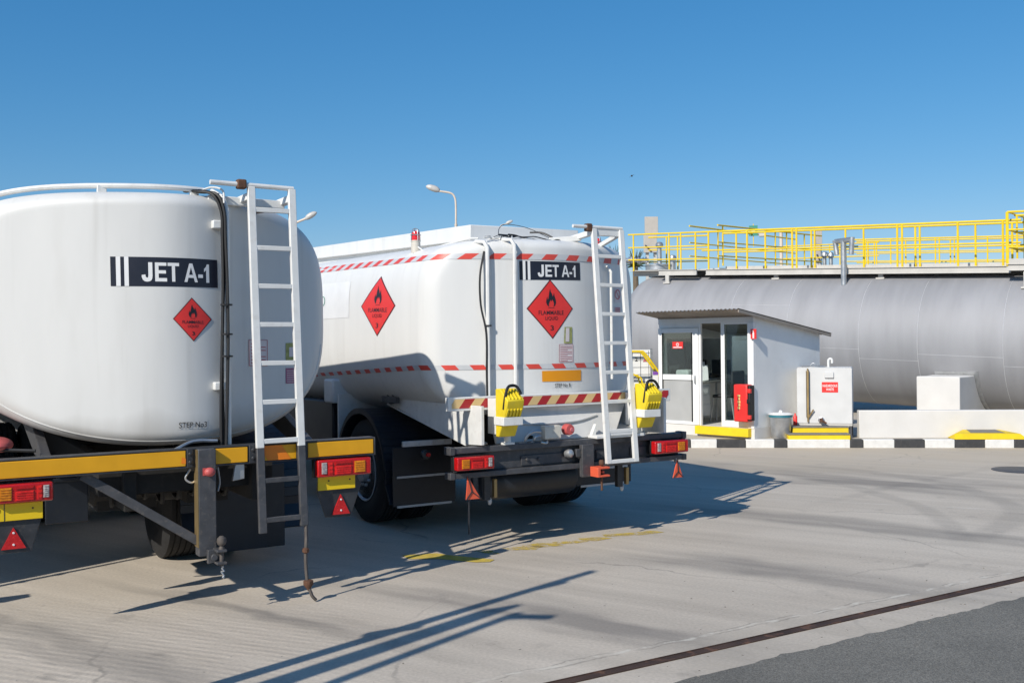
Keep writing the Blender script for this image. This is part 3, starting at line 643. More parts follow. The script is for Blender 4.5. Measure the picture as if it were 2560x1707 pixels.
# ---- the farther tanker
def tanker_far():
    t = thing('fuel_tanker', T2, (0, 0, 0), 'white jet fuel tanker parked second from the camera, banded with red and silver tape', 'fuel tanker', 'white jet fuel tankers parked side by side')
    prof = lambda x: .20+.62*(math.sqrt(x*x+1.1)-math.sqrt(1.1))*1.25
    tk = Tank(-.03, 1.165, 1.9, .795, 5., 3.5, prof, .14, .88, grow=.03, tilt=-.004, y_end=5.9)
    body = tk.mesh().build('tank', 'tank_white', t, smooth=60)
    H = lambda *p: hit_rear(T2, tk, p); HL = lambda *p: hit_left(T2, tk, p)
    pts = []
    for i in range(60):
        a = RAD(212+i*2.0); x, z = tk.outline(a); pts.append(tk.rear(tk.xc+x*.972, tk.zc+z*.972, -.001))
    MB().tube(pts, .008, 6).build('weld_seam', 'tank_white', body)
    product_plate(t, [H(*r4(825, 830)), H(*r4(1525, 835)), H(*r4(1518, 632)), H(*r4(820, 610))], tk.rear)
    placard(t, [H(*r4(1205, 1490)), H(*r4(1425, 1160)), H(*r4(1175, 842)), H(*r4(920, 1160))], tk.rear)
    placard(t, [HL(*r3(845, 1460)), HL(*r3(1045, 1125)), HL(*r3(890, 805)), HL(*r3(670, 1135))], tk.left)
    q = [H(*r6(877, 276)), H(*r6(1240, 266)), H(*r6(1240, 165)), H(*r6(875, 176))]
    MB_ = MB(); d_rect(MB_, q, tk.rear, .004, 0, 12, 3); MB_.build('orange_sign', 'sign_orange', t, fixn=False)
    mb = MB(); d_rect(mb, [H(*r6(975, 335)), H(*r6(1155, 330)), H(*r6(1155, 285)), H(*r6(975, 288))], tk.rear, .001); lb = mb.build('step_label', 'tank_white', t, fixn=False)
    mb = MB(); d_text(mb, 'STEP No', [H(*r6(996, 329)), H(*r6(1114, 325)), H(*r6(1114, 290)), H(*r6(996, 293))], tk.rear, .006, 0, .004); d_glyph(mb, '1', [H(*r6(1122, 325)), H(*r6(1142, 325)), H(*r6(1142, 290)), H(*r6(1122, 290))], tk.rear, .006); mb.build('lettering', 'ink', lb, fixn=False)
    q = [H(*r6(1035, 95)), H(*r6(1165, 90)), H(*r6(1165, -75)), H(*r6(1035, -72))]
    mb = MB(); d_rect(mb, q, tk.rear, .003); st = mb.build('warning_sticker', 'sticker', t, fixn=False)
    mb = MB()
    for a in range(9): d_rect(mb, sub(q, .08, .92 if a % 3 else .6, .06+a*.1, .085+a*.1), tk.rear, .005, 0, 4, 1)
    for e in ((0, 1, 0, .015), (0, 1, .985, 1), (0, .02, 0, 1), (.98, 1, 0, 1)): d_rect(mb, sub(q, *e), tk.rear, .005, 0, 4, 4)
    mb.build('printed_lines', 'sticker_line', st, fixn=False)
    q = [H(*r4(1335, 1560)), H(*r4(1430, 1560)), H(*r4(1428, 1372)), H(*r4(1342, 1372))]
    mb = MB(); d_rect(mb, q, tk.rear, .004); os_ = mb.build('olive_sticker', 'sticker_olive', t, fixn=False)
    mb = MB(); d_rect(mb, sub(q, .15, .62, .1, .95), tk.rear, .006)
    mb.build('label_patch', 'sticker', os_, fixn=False)
    q = [H(*r4(1918, 1090)), H(*r4(1990, 1090)), H(*r4(1985, 905)), H(*r4(1915, 905))]
    mb = MB(); d_rect(mb, q, tk.rear, .003); st = mb.build('no_smoking_sticker', 'sticker', t, fixn=False)
    mb = MB(); N = 20
    for k in range(N):
        a, b = 2*pi*k/N, 2*pi*(k+1)/N
        mb.add([tk.rear(*bil(q, .5+rr*cos(x), .5+rr*.72*sin(x)), .006) for rr, x in ((.34, a), (.44, a), (.44, b), (.34, b))], [(0, 1, 2, 3)])
    d_poly(mb, [(.24, .68), (.29, .74), (.76, .32), (.71, .26)], q, tk.rear, .006); mb.build('prohibition_ring', 'sticker_line', st, fixn=False)
    q = [H(*r4(1920, 1215)), H(*r4(1990, 1215)), H(*r4(1990, 1140)), H(*r4(1918, 1140))]
    mb = MB(); d_rect(mb, q, tk.rear, .003); st = mb.build('faded_sticker', 'sticker', t, fixn=False)
    mb = MB()
    for a in range(3): d_rect(mb, sub(q, .1, .9, .15+a*.27, .33+a*.27), tk.rear, .005, 0, 4, 1)
    mb.build('printed_lines', 'sticker_line', st, fixn=False)
    # hazard tapes round the rear and on along the left side
    def tape(zt, zb, lean, sa, sb):
        def path(z):
            n = tk.nt if z > tk.zc else tk.nb; Wz = tk.W*(1-abs((z-tk.zc)/tk.h)**n)**(1/n)
            P = []
            for i in range(81):
                f = sin(pi/2*(i-40)/40); x = tk.xc-Wz*f; P.append((x, tk.y(x, z)))
            return P
        def build(z, slope):
            P = path(z); ye = P[-1][1]; res = []
            for x, y in P:
                n = tk.nt if z > tk.zc else tk.nb; Wz = tk.W*(1-abs((z-tk.zc)/tk.h)**n)**(1/n)
                u = (x-tk.xc)/Wz; res.append(Vector((x+.004*u**9, y-.004*(1-abs(u)**9), z)))
            for k in range(39): res.append(tk.left(ye+.02+k*.12, z+slope*(k*.12), .004))
            return res
        A, B = build(zt, sa), build(zb, sb); L = [0]
        for i in range(1, len(A)): L.append(L[-1]+((A[i]+B[i])/2-(A[i-1]+B[i-1])/2).length)
        def at_(C, l):
            l = min(max(l, 0), L[-1]); j = 1
            while j < len(L)-1 and L[j] < l: j += 1
            f = (l-L[j-1])/max(1e-6, L[j]-L[j-1]); return C[j-1].lerp(C[j], f)
        step = .125; k = 0; l = .05; mb = MB()
        def pt(u, v): return at_(B, u-lean).lerp(at_(A, u+lean), v)
        while l < L[-1]-.25:
            mb.grid(lambda u, v: pt(l+step*u, v), 4, 2, k % 2); l += step; k += 1
        mb.build('reflective_tape', ['tape_red', 'tape_grey'], t, fixn=False)
    tape(2.553, 2.503, -.022, .028, .022); tape(1.578, 1.535, .016, -.048, -.045)
    # faint white panel with a green letter, mostly hidden by the nearer tanker
    q = [HL(*r3(150, 1285)), HL(*r3(520, 1262)), HL(*r3(545, 845)), HL(*r3(150, 885))]
    mb = MB(); d_rect(mb, q, tk.left, .003); pn = mb.build('logo_panel', 'letter', t, fixn=False)
    c0 = HL(*r3(222, 1075)); a0 = HL(*r3(248, 1070)); b0 = HL(*r3(224, 1130)); ra, rb = abs(a0[0]-c0[0]), abs(b0[1]-c0[1]); mb = MB()
    for k in range(28):
        a, b = 2*pi*k/28, 2*pi*(k+1)/28
        mb.add([tk.left(c0[0]+ra*rr*cos(x), c0[1]+rb*(1 if rr == 1 else .84)*sin(x), .006) for rr, x in ((.76, a), (1, a), (1, b), (.76, b))], [(0, 1, 2, 3)])
    mb.build('lettering', 'green', pn, fixn=False)
    # equipment housing along the top
    mb = MB(); mb.hexa([(-.56, .9, 2.725), (.66, .9, 2.725), (.66, 5.4, 2.87), (-.56, 5.4, 2.87), (-.56, .9, 2.868), (.66, .9, 2.872), (.66, 5.4, 3.02), (-.56, 5.4, 3.02)])
    bx = mb.build('roof_housing', 'tank_white', t, bev=.006)
    mb = MB(); mb.hexa([(-.50, .93, 2.58), (.60, .93, 2.58), (.60, 5.4, 2.70), (-.50, 5.4, 2.70), (-.50, .93, 2.7255), (.60, .93, 2.7255), (.60, 5.4, 2.8705), (-.50, 5.4, 2.8705)])
    mb.build('housing_base', 'tank_white', bx)
    # beacons
    for bx_, by_ in ((-1.0, 1.15), (.95, .98)):
        z0 = 2.635; mb = MB().lathe([(.045, -.03), (.045, .035), (.042, .075), (.046, .08), (.046, .09)], (bx_, by_, z0), (0, 0, 1), 18); bc = mb.build('beacon', 'cream', t)
        mb = MB().lathe([(.040, 0), (.041, .055), (.034, .08), (.012, .095)], (bx_, by_, z0+.085), (0, 0, 1), 18); mb.build('beacon_lens', 'lens_red2', bc)
        mb = MB()
        for k in range(2):
            pts = []
            for i in range(13):
                a = pi*i/12; pts.append((bx_+.046*cos(a)*cos(k*pi/2), by_+.046*cos(a)*sin(k*pi/2), z0+.09+min(.07, .1*sin(a))+.04*sin(a)))
            mb.tube(pts, .004, 5)
        ring = [(bx_+.046*cos(2*pi*i/16), by_+.046*sin(2*pi*i/16), z0+.14) for i in range(17)]; mb.tube(ring, .004, 5); mb.build('beacon_cage', 'steel', bc)
        MB().box(bx_-.05, bx_+.05, by_-.02, by_+.08, z0-.10, z0-.028).build('beacon_bracket', 'white', bc, bev=.005)
    # conduits
    def cond(x, zb, zt=2.62, dx=0.):
        p = [(x+dx*(z-zb), tk.y(x, min(max(z, 1.35), 2.6))-.05, z) for z in (zb, 1.6, 2., 2.4, zt)]
        p += [(x-.015, p[-1][1]+.03, zt+.05), (x-.05, p[-1][1]+.12, zt+.06)]
        return p
    MB().tube(cond(-.715, 1.24, 2.60, -.0), .019, 8).build('conduit', 'white', t); MB().tube(cond(-.49, 1.27, 2.62), .017, 8).build('conduit', 'white', t)
    MB().tube(cond(.60, 1.42, 2.42), .014, 8).build('conduit', 'white', t)
    hoses(t, [([(-.72, .36, 2.57), (-.78, .33, 2.35), (-.775, .33, 2.1), (-.74, .30, 1.85), (-.74, .30, 1.5), (-.735, .30, 1.28)], .009)], 'cable', 'black')
    for z in (1.92,): MB().lathe([(.03, -.006), (.03, .006)], (-.715, tk.y(-.715, z)-.05, z), (0, 0, 1), 10).build('cable_tie', 'black', t)
    yt = lambda x: tk.y(x, 2.62)
    hoses(t, [([(-1.0, 1.1, 2.66), (-.97, 1.0, 2.62), (-.90, .75, 2.655), (-.80, .5, 2.69), (-.74, .42, 2.69)], .008),
              ([(-.84, .5, 2.65), (-.7, .45, 2.66), (-.58, .42, 2.70), (-.5, .4, 2.68)], .010),
              ([(-.55, .38, 2.69), (-.3, .42, 2.70), (0, .42, 2.675), (.2, .4, 2.66), (.32, .35, 2.6)], .011)], 'cable', 'white')
    hoses(t, [([(-.54, .4, 2.73), (-.3, .5, 2.735), (-.1, .5, 2.71), (.1, .45, 2.68)], .007), ([(-.52, .4, 2.70), (-.45, .45, 2.725), (-.2, .5, 2.71), (.05, .45, 2.68), (.10, .5, 2.73), (.04, .6, 2.79), (-.03, .7, 2.80)], .009)], 'cable', 'black')
    hoses(t, [([(-.55, .4, 2.72), (-.48, .5, 2.80), (-.35, .6, 2.85), (-.15, .55, 2.82), (.1, .45, 2.70)], .0035), ([(.12, .4, 2.68), (.25, .32, 2.62), (.38, .28, 2.5), (.44, .3, 2.43)], .005), ([(.15, .4, 2.67), (.28, .32, 2.6), (.40, .28, 2.5), (.45, .3, 2.45)], .005)], 'cable', 'frame2')
    rw = random.Random(5)
    hoses(t, [(wavy((-.72, .36, 2.69), (-.50, .36, 2.70), 6, .02, 21), .007), (wavy((-.50, .36, 2.70), (.15, .40, 2.70), 10, .018, 22), .006), (wavy((-.52, .38, 2.68), (.22, .36, 2.66), 10, .014, 23), .008)], 'cable', 'white')
    hoses(t, [(wavy((-.70, .38, 2.70), (-.45, .38, 2.71), 6, .02, 24), .006), (wavy((-.46, .38, 2.735), (.2, .36, 2.68), 9, .02, 25), .005)], 'cable', 'black')
    mb = MB()
    for k in range(5): x = -.52+k*.02; mb.tube(wavy((x, .33, 2.60), (x+rw.uniform(-.06, .06), .40, 2.72), 5, .012, 30+k), .006, 5)
    mb.build('cable_bundle', 'white', t)
    # ladder
    Y = lambda z: -.09+.19*(z-.69)/2.1
    ld = ladder(t, .272, .578, 2.79, .685, None, [2.545-.262*k for k in range(7)]+[.705], Y)
    MB().box(.29, .56, Y(1.0)-.016, Y(1.0)+.016, .93, .965).build('rung', 'white', ld, bev=.003)
    tb = MB().tube([(.046, .10, 2.805), (.592, .10, 2.803)], .016, 10).build('ladder_hook_bar', 'white', ld)
    MB().box(.19, .25, .08, .14, 2.765, 2.835).build('hook_clamp', 'rust', tb, bev=.01)
    mb = MB(); mb.bar((.272, .10, 2.76), (.24, .45, 2.72), .05, .05); mb.bar((.578, .10, 2.76), (.56, .45, 2.66), .04, .04); mb.bar((.30, .11, 2.765), (.56, .11, 2.765), .03, .075)
    mb.bar((.0, .42, 2.70), (.27, .30, 2.72), .05, .05); mb.build('ladder_bracket', 'white', t, bev=.006)
    # striped marker bar
    y = .15; mb = MB().box(-1.20, 1.185, y, y+.05, 1.20, 1.315); mk = mb.build('marker_bar', 'white', t, bev=.004)
    mb = MB(); fl = lambda x, z, o: Vector((x, y-o, z))
    stripes(mb, [(-1.165, 1.222), (1.16, 1.222), (1.16, 1.300), (-1.165, 1.300)], 12, .026, fl, .003, 1, 0); mb.build('chevron_tape', ['tape_dred', 'tape_cream'], mk, fixn=False)
    # side skirts (triangular gussets), end plates
    sk = [(1.86, 1.19), (1.90, 1.34), (1.52, 1.35), (1.12, 1.235), (-.03, 1.245), (-.03, .92), (.27, .905)]
    for s in (-1, 1):
        mb = MB().prism(sk, lambda a, b: (s*.985, a, b), lambda a, b: (s*.955, a, b)); mb.bar((s*.875, .25, .90), (s*.875, 1.88, 1.175), .22, .015, (0, -.16, 1)); k = mb.build('side_gusset', 'white', t, bev=.004)
        mb = MB().box(s*1.03-.02, s*1.03+.02, 1.52, 1.86, 1.20, 1.26); mb.lathe([(.08, -.02), (.08, .02), (.045, .021), (.045, -.0)], (s*1.02, 1.68, 1.265), (-1 if s < 0 else 1, 0, 0), 20); mb.build('lashing_eye', 'frame2', k, bev=.003)
        mb = MB().tube([(s*.70, .02, .91), (s*.70, .06, 1.24)], .030, 10).box(s*.70-.05, s*.70+.05, -.01, .05, .908, .925); mb.build('corner_post', 'white', t)
        mb = MB().box(s*1.10-.12, s*1.10+.12, 2.75, 3.0, 1.15, 1.40); mb.build('pipe_cover', 'white', t, bev=.02)
    # sump under the head, junction box
    ya_ = lambda z: .11+(z-.905)*.42
    mb = MB().prism([(-.76, .905), (.50, .905), (.76, 1.26), (-.76, 1.26)], lambda x, z: (x, ya_(z), z), lambda x, z: (x, ya_(z)+.03, z)); ap = mb.build('rear_apron', 'tank_white', t, bev=.01)
    MB().tube(curve_pts([(-.46, ya_(1.06)-.004, 1.06), (-.2, ya_(1.05)-.012, 1.052), (.1, ya_(1.06)-.014, 1.062), (.34, ya_(1.10)-.004, 1.10)], 5), .014, 8).build('apron_lip', 'tank_white', ap)
    mb = MB().box(-.335, -.165, .0, .08, .93, 1.045); jb = mb.build('junction_box', 'cream', t, bev=.008)
    hoses(t, [([(-.36, .03, 1.0), (-.45, .03, 1.0), (-.50, .05, .95), (-.50, .06, .88)], .014), ([(-.36, .03, .96), (-.42, .02, .955), (-.44, .05, .9), (-.55, .08, .9)], .012), ([(-.3, .03, .93), (-.32, .0, .9), (-.38, .0, .91)], .010)], 'conduit', 'steel')
    mb = MB().lathe([(.05, 0), (.05, .05), (.043, .07)], (-.07, .07, 1.0), (0, -1, 0), 16); lp = mb.build('rear_lamp', 'faded_red', t)
    MB().lathe([(.02, 0), (.018, .012)], (-.055, -.0, 1.0), (0, -1, 0), 12).build('lamp_boss', 'sticker_line', lp)
    MB().prism([(.19, .905), (.245, .905), (.25, 1.03)], lambda a, b: (a, .06, b), lambda a, b: (a, .1, b)).build('gusset', 'white', t)
    # rear under-run frame
    mb = MB().box(-1.25, 1.235, 0, .10, .858, .907).box(-1.255, 1.235, -.005, .09, .655, .70).box(-1.2, 1.2, .06, .08, .70, .86)
    for x in (-1.24, 1.225): mb.box(x-.028, x+.018, -.012, .1, .85, .915).box(x-.028, x+.018, -.012, .09, .65, .705)
    bp = mb.build('rear_bumper', 'frame2', t, bev=.005)
    mb = MB().box(-.55, .0, .045, .06, .715, .80)
    for x in (-.50, -.38, -.1): mb.lathe([(.013, 0), (.013, .02)], (x, .045, .765), (0, -1, 0), 8)
    mb.build('bolt_plate', 'frame2', bp, bev=.003)
    MB().lathe([(.03, 0), (.04, .03), (.035, .06), (.015, .075)], (-.10, .03, .79), (.3, -1, .1), 12).build('buffer_knob', 'steel', bp)
    for x0 in (.24, .62): MB().box(x0, x0+.18, .045, .058, .72, .80).build('bolt_plate', 'frame2', bp, bev=.003)
    mb = MB().box(.17, .70, -.06, .08, .909, .935); mb.build('step_plate', 'white', t, bev=.004)
    tail_light(t, -1.235, -.885, .728, .836, .0, 1); tail_light(t, .815, 1.213, .732, .848, .0, -1)
    # coupling
    mb = MB().box(.02, .145, -.05, .0, .58, .865).box(-.03, .02, -.03, .0, .76, .83); hp = mb.build('coupling_plate', 'frame2', t, bev=.005)
    mb = MB().box(.10, .23, -.17, -.05, .655, .672).box(.10, .23, -.17, -.05, .585, .602).box(.10, .13, -.17, -.05, .60, .66); mb.lathe([(.02, 0), (.02, .02)], (.18, -.12, .615), (0, 0, 1), 10); mb.build('coupling_jaw', 'orangered', hp, bev=.004)
    mb = MB().lathe([(.010, -.14), (.010, .08), (.022, .09), (.026, .11), (.018, .13)], (.175, -.12, .60), (0, 0, 1), 12); mb.build('coupling_pin', 'rust', hp)
    # hanging warning triangles, stays
    triangle(t, -1.055, .48, .135, .19, .0, 'orangered', -.05, 'frame'); triangle(t, 1.135, .49, .115, .165, .0, 'orangered', -.005, 'frame')
    for x in (-1.10, 1.12): MB().box(x-.006, x+.006, -.005, .02, .63, .67).build('hanger', 'steel', t)
    MB().box(-1.095, -1.085, .0, .012, .19, .5).build('stay', 'frame', t)
    for x in (-.80, .62):
        mb = MB().box(x-.03, x+.03, .2, .25, .42, .68); mb.build('jack_leg', 'frame', t, bev=.004)
        mb = MB().box(x+.055, x+.085, .18, .22, .44, .60); mb.build('lever', 'brass', t, bev=.003)
        MB().sphere((x+.03, .22, .41), (.02, .018, .035)).build('jack_foot', 'rim', t)
    mb = MB().lathe([(.10, -.52), (.15, -.50), (.16, -.47), (.16, .47), (.15, .50), (.10, .52)], (-.22, .55, .52), (1, 0, 0), 24); mb.build('air_tank', 'navy', t, smooth=40)
    # mudguards and flaps
    for s in (-1, 1):
        mg = mudguard(t, s, s*1.2, s*.52, True)
        x0, x1 = sorted((s*.53, s*1.19)); y = 1.30 if s < 0 else .78; zl = .247 if s < 0 else .36
        mb = MB().box(x0, x1, y, y+.012, zl+.003, .80); fl_ = mb.build('mud_flap', 'navy', t, bev=.003)
        for z in (.522, zl): MB().box(x0+.04, x1-.05, y-.012, y, z-.010, z+.010).build('flap_strip', 'rim', fl_)
        mb = MB().box(*sorted((s*1.22, s*.72)), 1.0, 1.03, .835, .885)
        for k in range(4): mb.lathe([(.009, 0), (.009, .01)], (s*(1.19-.13*k), 1.0, .86), (0, -1, 0), 8)
        mb.build('side_bracket', 'rim', t, bev=.004)
        mb = MB().lathe([(.045, 0), (.045, .04), (.03, .05)], (s*.955, 1.1, .745), (0, -1, 0), 14); sl = mb.build('side_lamp', 'frame', t)
        MB().lathe([(.022, 0), (.018, .02)], (s*.955+.01, 1.05, .745), (0, -1, 0), 12).build('lens', 'lens_red', sl)
        # front splash panel of the guard
        mb = MB().box(*sorted((s*1.17, s*.6)), 2.70, 2.73, .5, 1.25); mb.build('splash_panel', 'white', t, bev=.003)
    mb = MB().box(-.6, .6, .35, 1.3, .93, 1.12).box(-.4, .4, .2, .35, .9, .96); mb.build('sub_frame', 'under', t)
    MB().box(-1.14, -.3, 2.95, 4.6, .50, 1.16).build('side_locker', 'navy', t, bev=.02)
    MB().box(.3, 1.14, 2.95, 4.6, .50, 1.16).build('side_locker', 'navy', t, bev=.02)
    chassis(t, axle=((2.05, (-1,), (1.17, .88, .83, .54)), (2.05, (1,), (1.30, 1.0, .95, .65)))); cab(t)
    # chock holders
    for x, y in ((-.765, -.02), (.70, -.02)):
        mb = MB().box(x-.094, x+.094, y-.165, y, 1.085, 1.155).box(x-.06, x+.06, y, y+.16, 1.0, 1.30); mb.build('chock_holder', 'white', t, bev=.004)
    return t
def chock(x, label):
    y = -.03
    t = thing('wheel_chock', T2, (x, y, .98), label, 'wheel chock', 'yellow wheel chocks clipped on the far tanker')
    prof = [(0, 1.385), (-.07, 1.39), (-.20, 1.295), (-.185, 1.235), (-.05, .985), (0, .985)]
    mb = MB(); w = .082
    mb.prism(prof, lambda a, b: (x-w, y+a, b), lambda a, b: (x+w, y+a, b)); o = mb.build('block', 'chock', t, bev=.008)
    a, b = Vector((-.185, 1.235)), Vector((-.05, .985)); d = (b-a).normalized(); n = Vector((-.82, -.57))
    for k in range(5):
        xx = x-w+.018+k*.0315
        mb = MB()
        for t0, t1 in ((.01, .08),):
            p, q = a+d*t0, a+d*t1
            mb.hexa([(xx-.009, y+p.x, p.y), (xx+.009, y+p.x, p.y), (xx+.009, y+q.x, q.y), (xx-.009, y+q.x, q.y), (xx-.009, y+p.x+n.x*.012, p.y+n.y*.012), (xx+.009, y+p.x+n.x*.012, p.y+n.y*.012), (xx+.009, y+q.x+n.x*.012, q.y+n.y*.012), (xx-.009, y+q.x+n.x*.012, q.y+n.y*.012)])
        mb.build('tread_rib', 'chock', t, bev=.003)
    for k in range(4):
        xx = x-w+.03+k*.034; mb = MB()
        p, q = Vector((-.085, 1.388)), Vector((-.192, 1.304)); mb.bar((xx, y+p.x, p.y), (xx, y+q.x, q.y), .014, .012); mb.build('top_rib', 'chock', t, bev=.003)
    pts = [(x-w+.005, y-.13, 1.22)]+[(x-w+.01, y-.15, 1.33)]+[(x-w+.04, y-.14, 1.40), (x, y-.135, 1.415), (x+w-.04, y-.14, 1.405), (x+w-.012, y-.15, 1.36), (x+w-.01, y-.15, 1.34)]
    MB().tube(curve_pts(pts, 4), .013, 8).build('grip', 'black', t)
t1 = tanker_near(); tanker_far()
def copy_tree(o, parent=None, skip=()):
    c = o.copy(); COL.objects.link(c)
    if parent: c.parent = parent
    for ch in list(o.children):
        if ch.name.split('.')[0] not in skip: copy_tree(ch, c, skip)
    return c
t3 = copy_tree(t1, skip=('ladder', 'top_handrail', 'chain', 'hanging_strap')); t3.location = T1.w((-3.66, .52, 0))
t3['label'] = 'third jet fuel tanker left of the frame, only its shadow on the ground shows'
chock(-.765, 'yellow ribbed wheel chock hung left of the orange plate, in front of the conduits')
chock(.70, 'yellow ribbed wheel chock hung to the right of the ladder')

# ------------------------------------------------------------------ ground
def concrete_material():
    m = bpy.data.materials.new('stained_concrete'); nt, N, L = nodes(m); b = N['Principled BSDF']
    tc = N.new('ShaderNodeTexCoord'); P = tc.outputs['Object']
    def noise(scale, det=6, rot=0., st=(1, 1, 1), rough=.55):
        mp = N.new('ShaderNodeMapping'); mp.vector_type = 'TEXTURE'; mp.inputs['Rotation'].default_value = (0, 0, -rot); mp.inputs['Scale'].default_value = tuple(1/k_ for k_ in st)
        L.new(P, mp.inputs[0]); n = N.new('ShaderNodeTexNoise'); n.inputs['Scale'].default_value = scale; n.inputs['Detail'].default_value = det; n.inputs['Roughness'].default_value = rough
        L.new(mp.outputs[0], n.inputs[0]); return n.outputs[0]
    def rng(x, a, b_, c, d, smooth=False):
        r = N.new('ShaderNodeMapRange'); r.inputs[1].default_value = a; r.inputs[2].default_value = b_; r.inputs[3].default_value = c; r.inputs[4].default_value = d
        if smooth: r.interpolation_type = 'SMOOTHSTEP'
        L.new(x, r.inputs[0]); return r.outputs[0]
    def math_(op, a, b_=None):
        q = N.new('ShaderNodeMath'); q.operation = op
        for i, x in enumerate((a, b_)):
            if x is None: continue
            if isinstance(x, (int, float)): q.inputs[i].default_value = x
            else: L.new(x, q.inputs[i])
        return q.outputs[0]
    def mixc(f, a, b_, blend='MIX'):
        q = N.new('ShaderNodeMix'); q.data_type = 'RGBA'; q.blend_type = blend
        for i, x in ((0, f), (6, a), (7, b_)):
            if isinstance(x, (int, float)): q.inputs[i].default_value = x
            elif isinstance(x, tuple): q.inputs[i].default_value = (*x, 1)
            else: L.new(x, q.inputs[i])
        return q.outputs[2]
    ANG = RAD(-35)
    col = mixc(rng(noise(.35, 4), .35, .65, 0, 1), (.492, .430, .356), (.565, .502, .422))
    # long drag streaks in the driving direction
    st = rng(noise(1., 7, -ANG, (.22, 5., 1)), .35, .7, 1.04, .89); col = mixc(1., col, st, 'MULTIPLY')
    st = rng(noise(1., 5, -ANG, (.10, 1.1, 1)), .38, .66, 1.02, .93); col = mixc(1., col, st, 'MULTIPLY')
    sp = rng(noise(48, 4), .3, .72, 1.07, .86); col = mixc(1., col, sp, 'MULTIPLY')
    sp = rng(noise(14, 5), .62, .78, 1., .86); col = mixc(1., col, sp, 'MULTIPLY')
    # tyre-dark bands, each between two surveyed points
    sep = N.new('ShaderNodeSeparateXYZ'); L.new(P, sep.inputs[0]); X, Y = sep.outputs[0], sep.outputs[1]
    wob = noise(.8, 3); brk = noise(2.2, 4, -ANG, (.3, 2, 1))
    bands = [((1700, 1268), (2560, 1352), .34, .30), ((1700, 1398), (2360, 1480), .36, .32), ((1330, 1505), (1700, 1620), .22, .18), ((404, 1480), (893, 1585), .10, .28),
             ((0, 1548), (489, 1707), .12, .30), ((0, 1600), (380, 1707), .09, .22), ((900, 1465), (1700, 1590), .17, .24), ((1000, 1500), (1640, 1610), .12, .2), ((1740, 1155), (2400, 1232), .42, .34),
             ((1960, 1165), (2500, 1210), .3, .2), ((1900, 1200), (2420, 1215), .28, .22), ((1300, 1390), (1800, 1420), .3, .16), ((640, 1520), (1200, 1610), .12, .14)]
    dark = None
    for a, c, w, k in bands:
        p, q = on_z(*a), on_z(*c); d = (q-p); ln = d.length; d.normalize(); n = Vector((-d.y, d.x))
        s = math_('ADD', math_('ADD', math_('MULTIPLY', X, n.x), math_('MULTIPLY', Y, n.y)), -(p.x*n.x+p.y*n.y))
        s = math_('ADD', s, rng(wob, .3, .7, -.12, .12)); s = math_('ABSOLUTE', s)
        f = rng(s, w*.35, w*1.25, 1, 0, True)
        e = math_('ADD', math_('ADD', math_('MULTIPLY', X, d.x), math_('MULTIPLY', Y, d.y)), -(p.x*d.x+p.y*d.y))
        f = math_('MULTIPLY', f, math_('MULTIPLY', rng(e, -1.2, .6, 0, 1, True), rng(e, ln-.6, ln+1.5, 1, 0, True)))
        f = math_('MULTIPLY', f, rng(brk, .3, .62, .45, 1)); f = math_('MULTIPLY', f, k*1.5)
        dark = f if dark is None else math_('ADD', dark, f)
    col = mixc(math_('MINIMUM', dark, .55), col, (.105, .10, .098))
    # curved turning marks far right
    def circle(a, b_, c):
        ax, ay, bx, by, cx, cy = a.x, a.y, b_.x, b_.y, c.x, c.y; D = 2*(ax*(by-cy)+bx*(cy-ay)+cx*(ay-by))
        ux = ((ax*ax+ay*ay)*(by-cy)+(bx*bx+by*by)*(cy-ay)+(cx*cx+cy*cy)*(ay-by))/D; uy = ((ax*ax+ay*ay)*(cx-bx)+(bx*bx+by*by)*(ax-cx)+(cx*cx+cy*cy)*(bx-ax))/D
        return ux, uy, math.hypot(ax-ux, ay-uy)
    for pts_, w, k in (([(1960, 1160), (2290, 1195), (2530, 1275)], .16, .26), ([(1840, 1170), (2150, 1222), (2400, 1330)], .13, .22), ([(1760, 1330), (2080, 1250), (2420, 1180)], .10, .16)):
        ux, uy, R_ = circle(*[on_z(*p) for p in pts_])
        dx = math_('ADD', X, -ux); dy = math_('ADD', Y, -uy); dd = math_('SQRT', math_('ADD', math_('MULTIPLY', dx, dx), math_('MULTIPLY', dy, dy)))
        dd = math_('ABSOLUTE', math_('ADD', math_('ADD', dd, -R_), rng(wob, .3, .7, -.06, .06)))
        f = math_('MULTIPLY', math_('MULTIPLY', rng(dd, w*.4, w*1.2, 1, 0, True), rng(brk, .3, .62, .4, 1)), math_('MULTIPLY', rng(X, 2.6, 4.2, 0, k, True), rng(Y, 8.2, 9.6, 0, 1, True)))
        col = mixc(f, col, (.12, .115, .11))
    # pale construction joint
    p, q = on_z(1700, 1236), on_z(2560, 1276); d = (q-p).normalized(); n = Vector((-d.y, d.x))
    s = math_('ABSOLUTE', math_('ADD', math_('ADD', math_('MULTIPLY', X, n.x), math_('MULTIPLY', Y, n.y)), -(p.x*n.x+p.y*n.y)))
    col = mixc(math_('MULTIPLY', rng(s, .008, .022, 1, 0), rng(noise(2.5, 5), .42, .58, 0, .55)), col, (.62, .59, .53))
    # sand blown up against the kerb
    col = mixc(math_('MULTIPLY', rng(Y, 12.2, 15.6, 0, 1, True), rng(noise(.9, 6), .3, .6, .2, .75)), col, (.50, .425, .325))
    # expansion joint with pale chips
    p, q = on_z(1700, 1600), on_z(2560, 1424); d = (q-p).normalized(); n = Vector((-d.y, d.x))
    s = math_('ADD', math_('ADD', math_('MULTIPLY', X, n.x), math_('MULTIPLY', Y, n.y)), -(p.x*n.x+p.y*n.y))
    s2 = math_('ABSOLUTE', math_('ADD', s, rng(noise(3, 5), .3, .7, -.03, .03)))
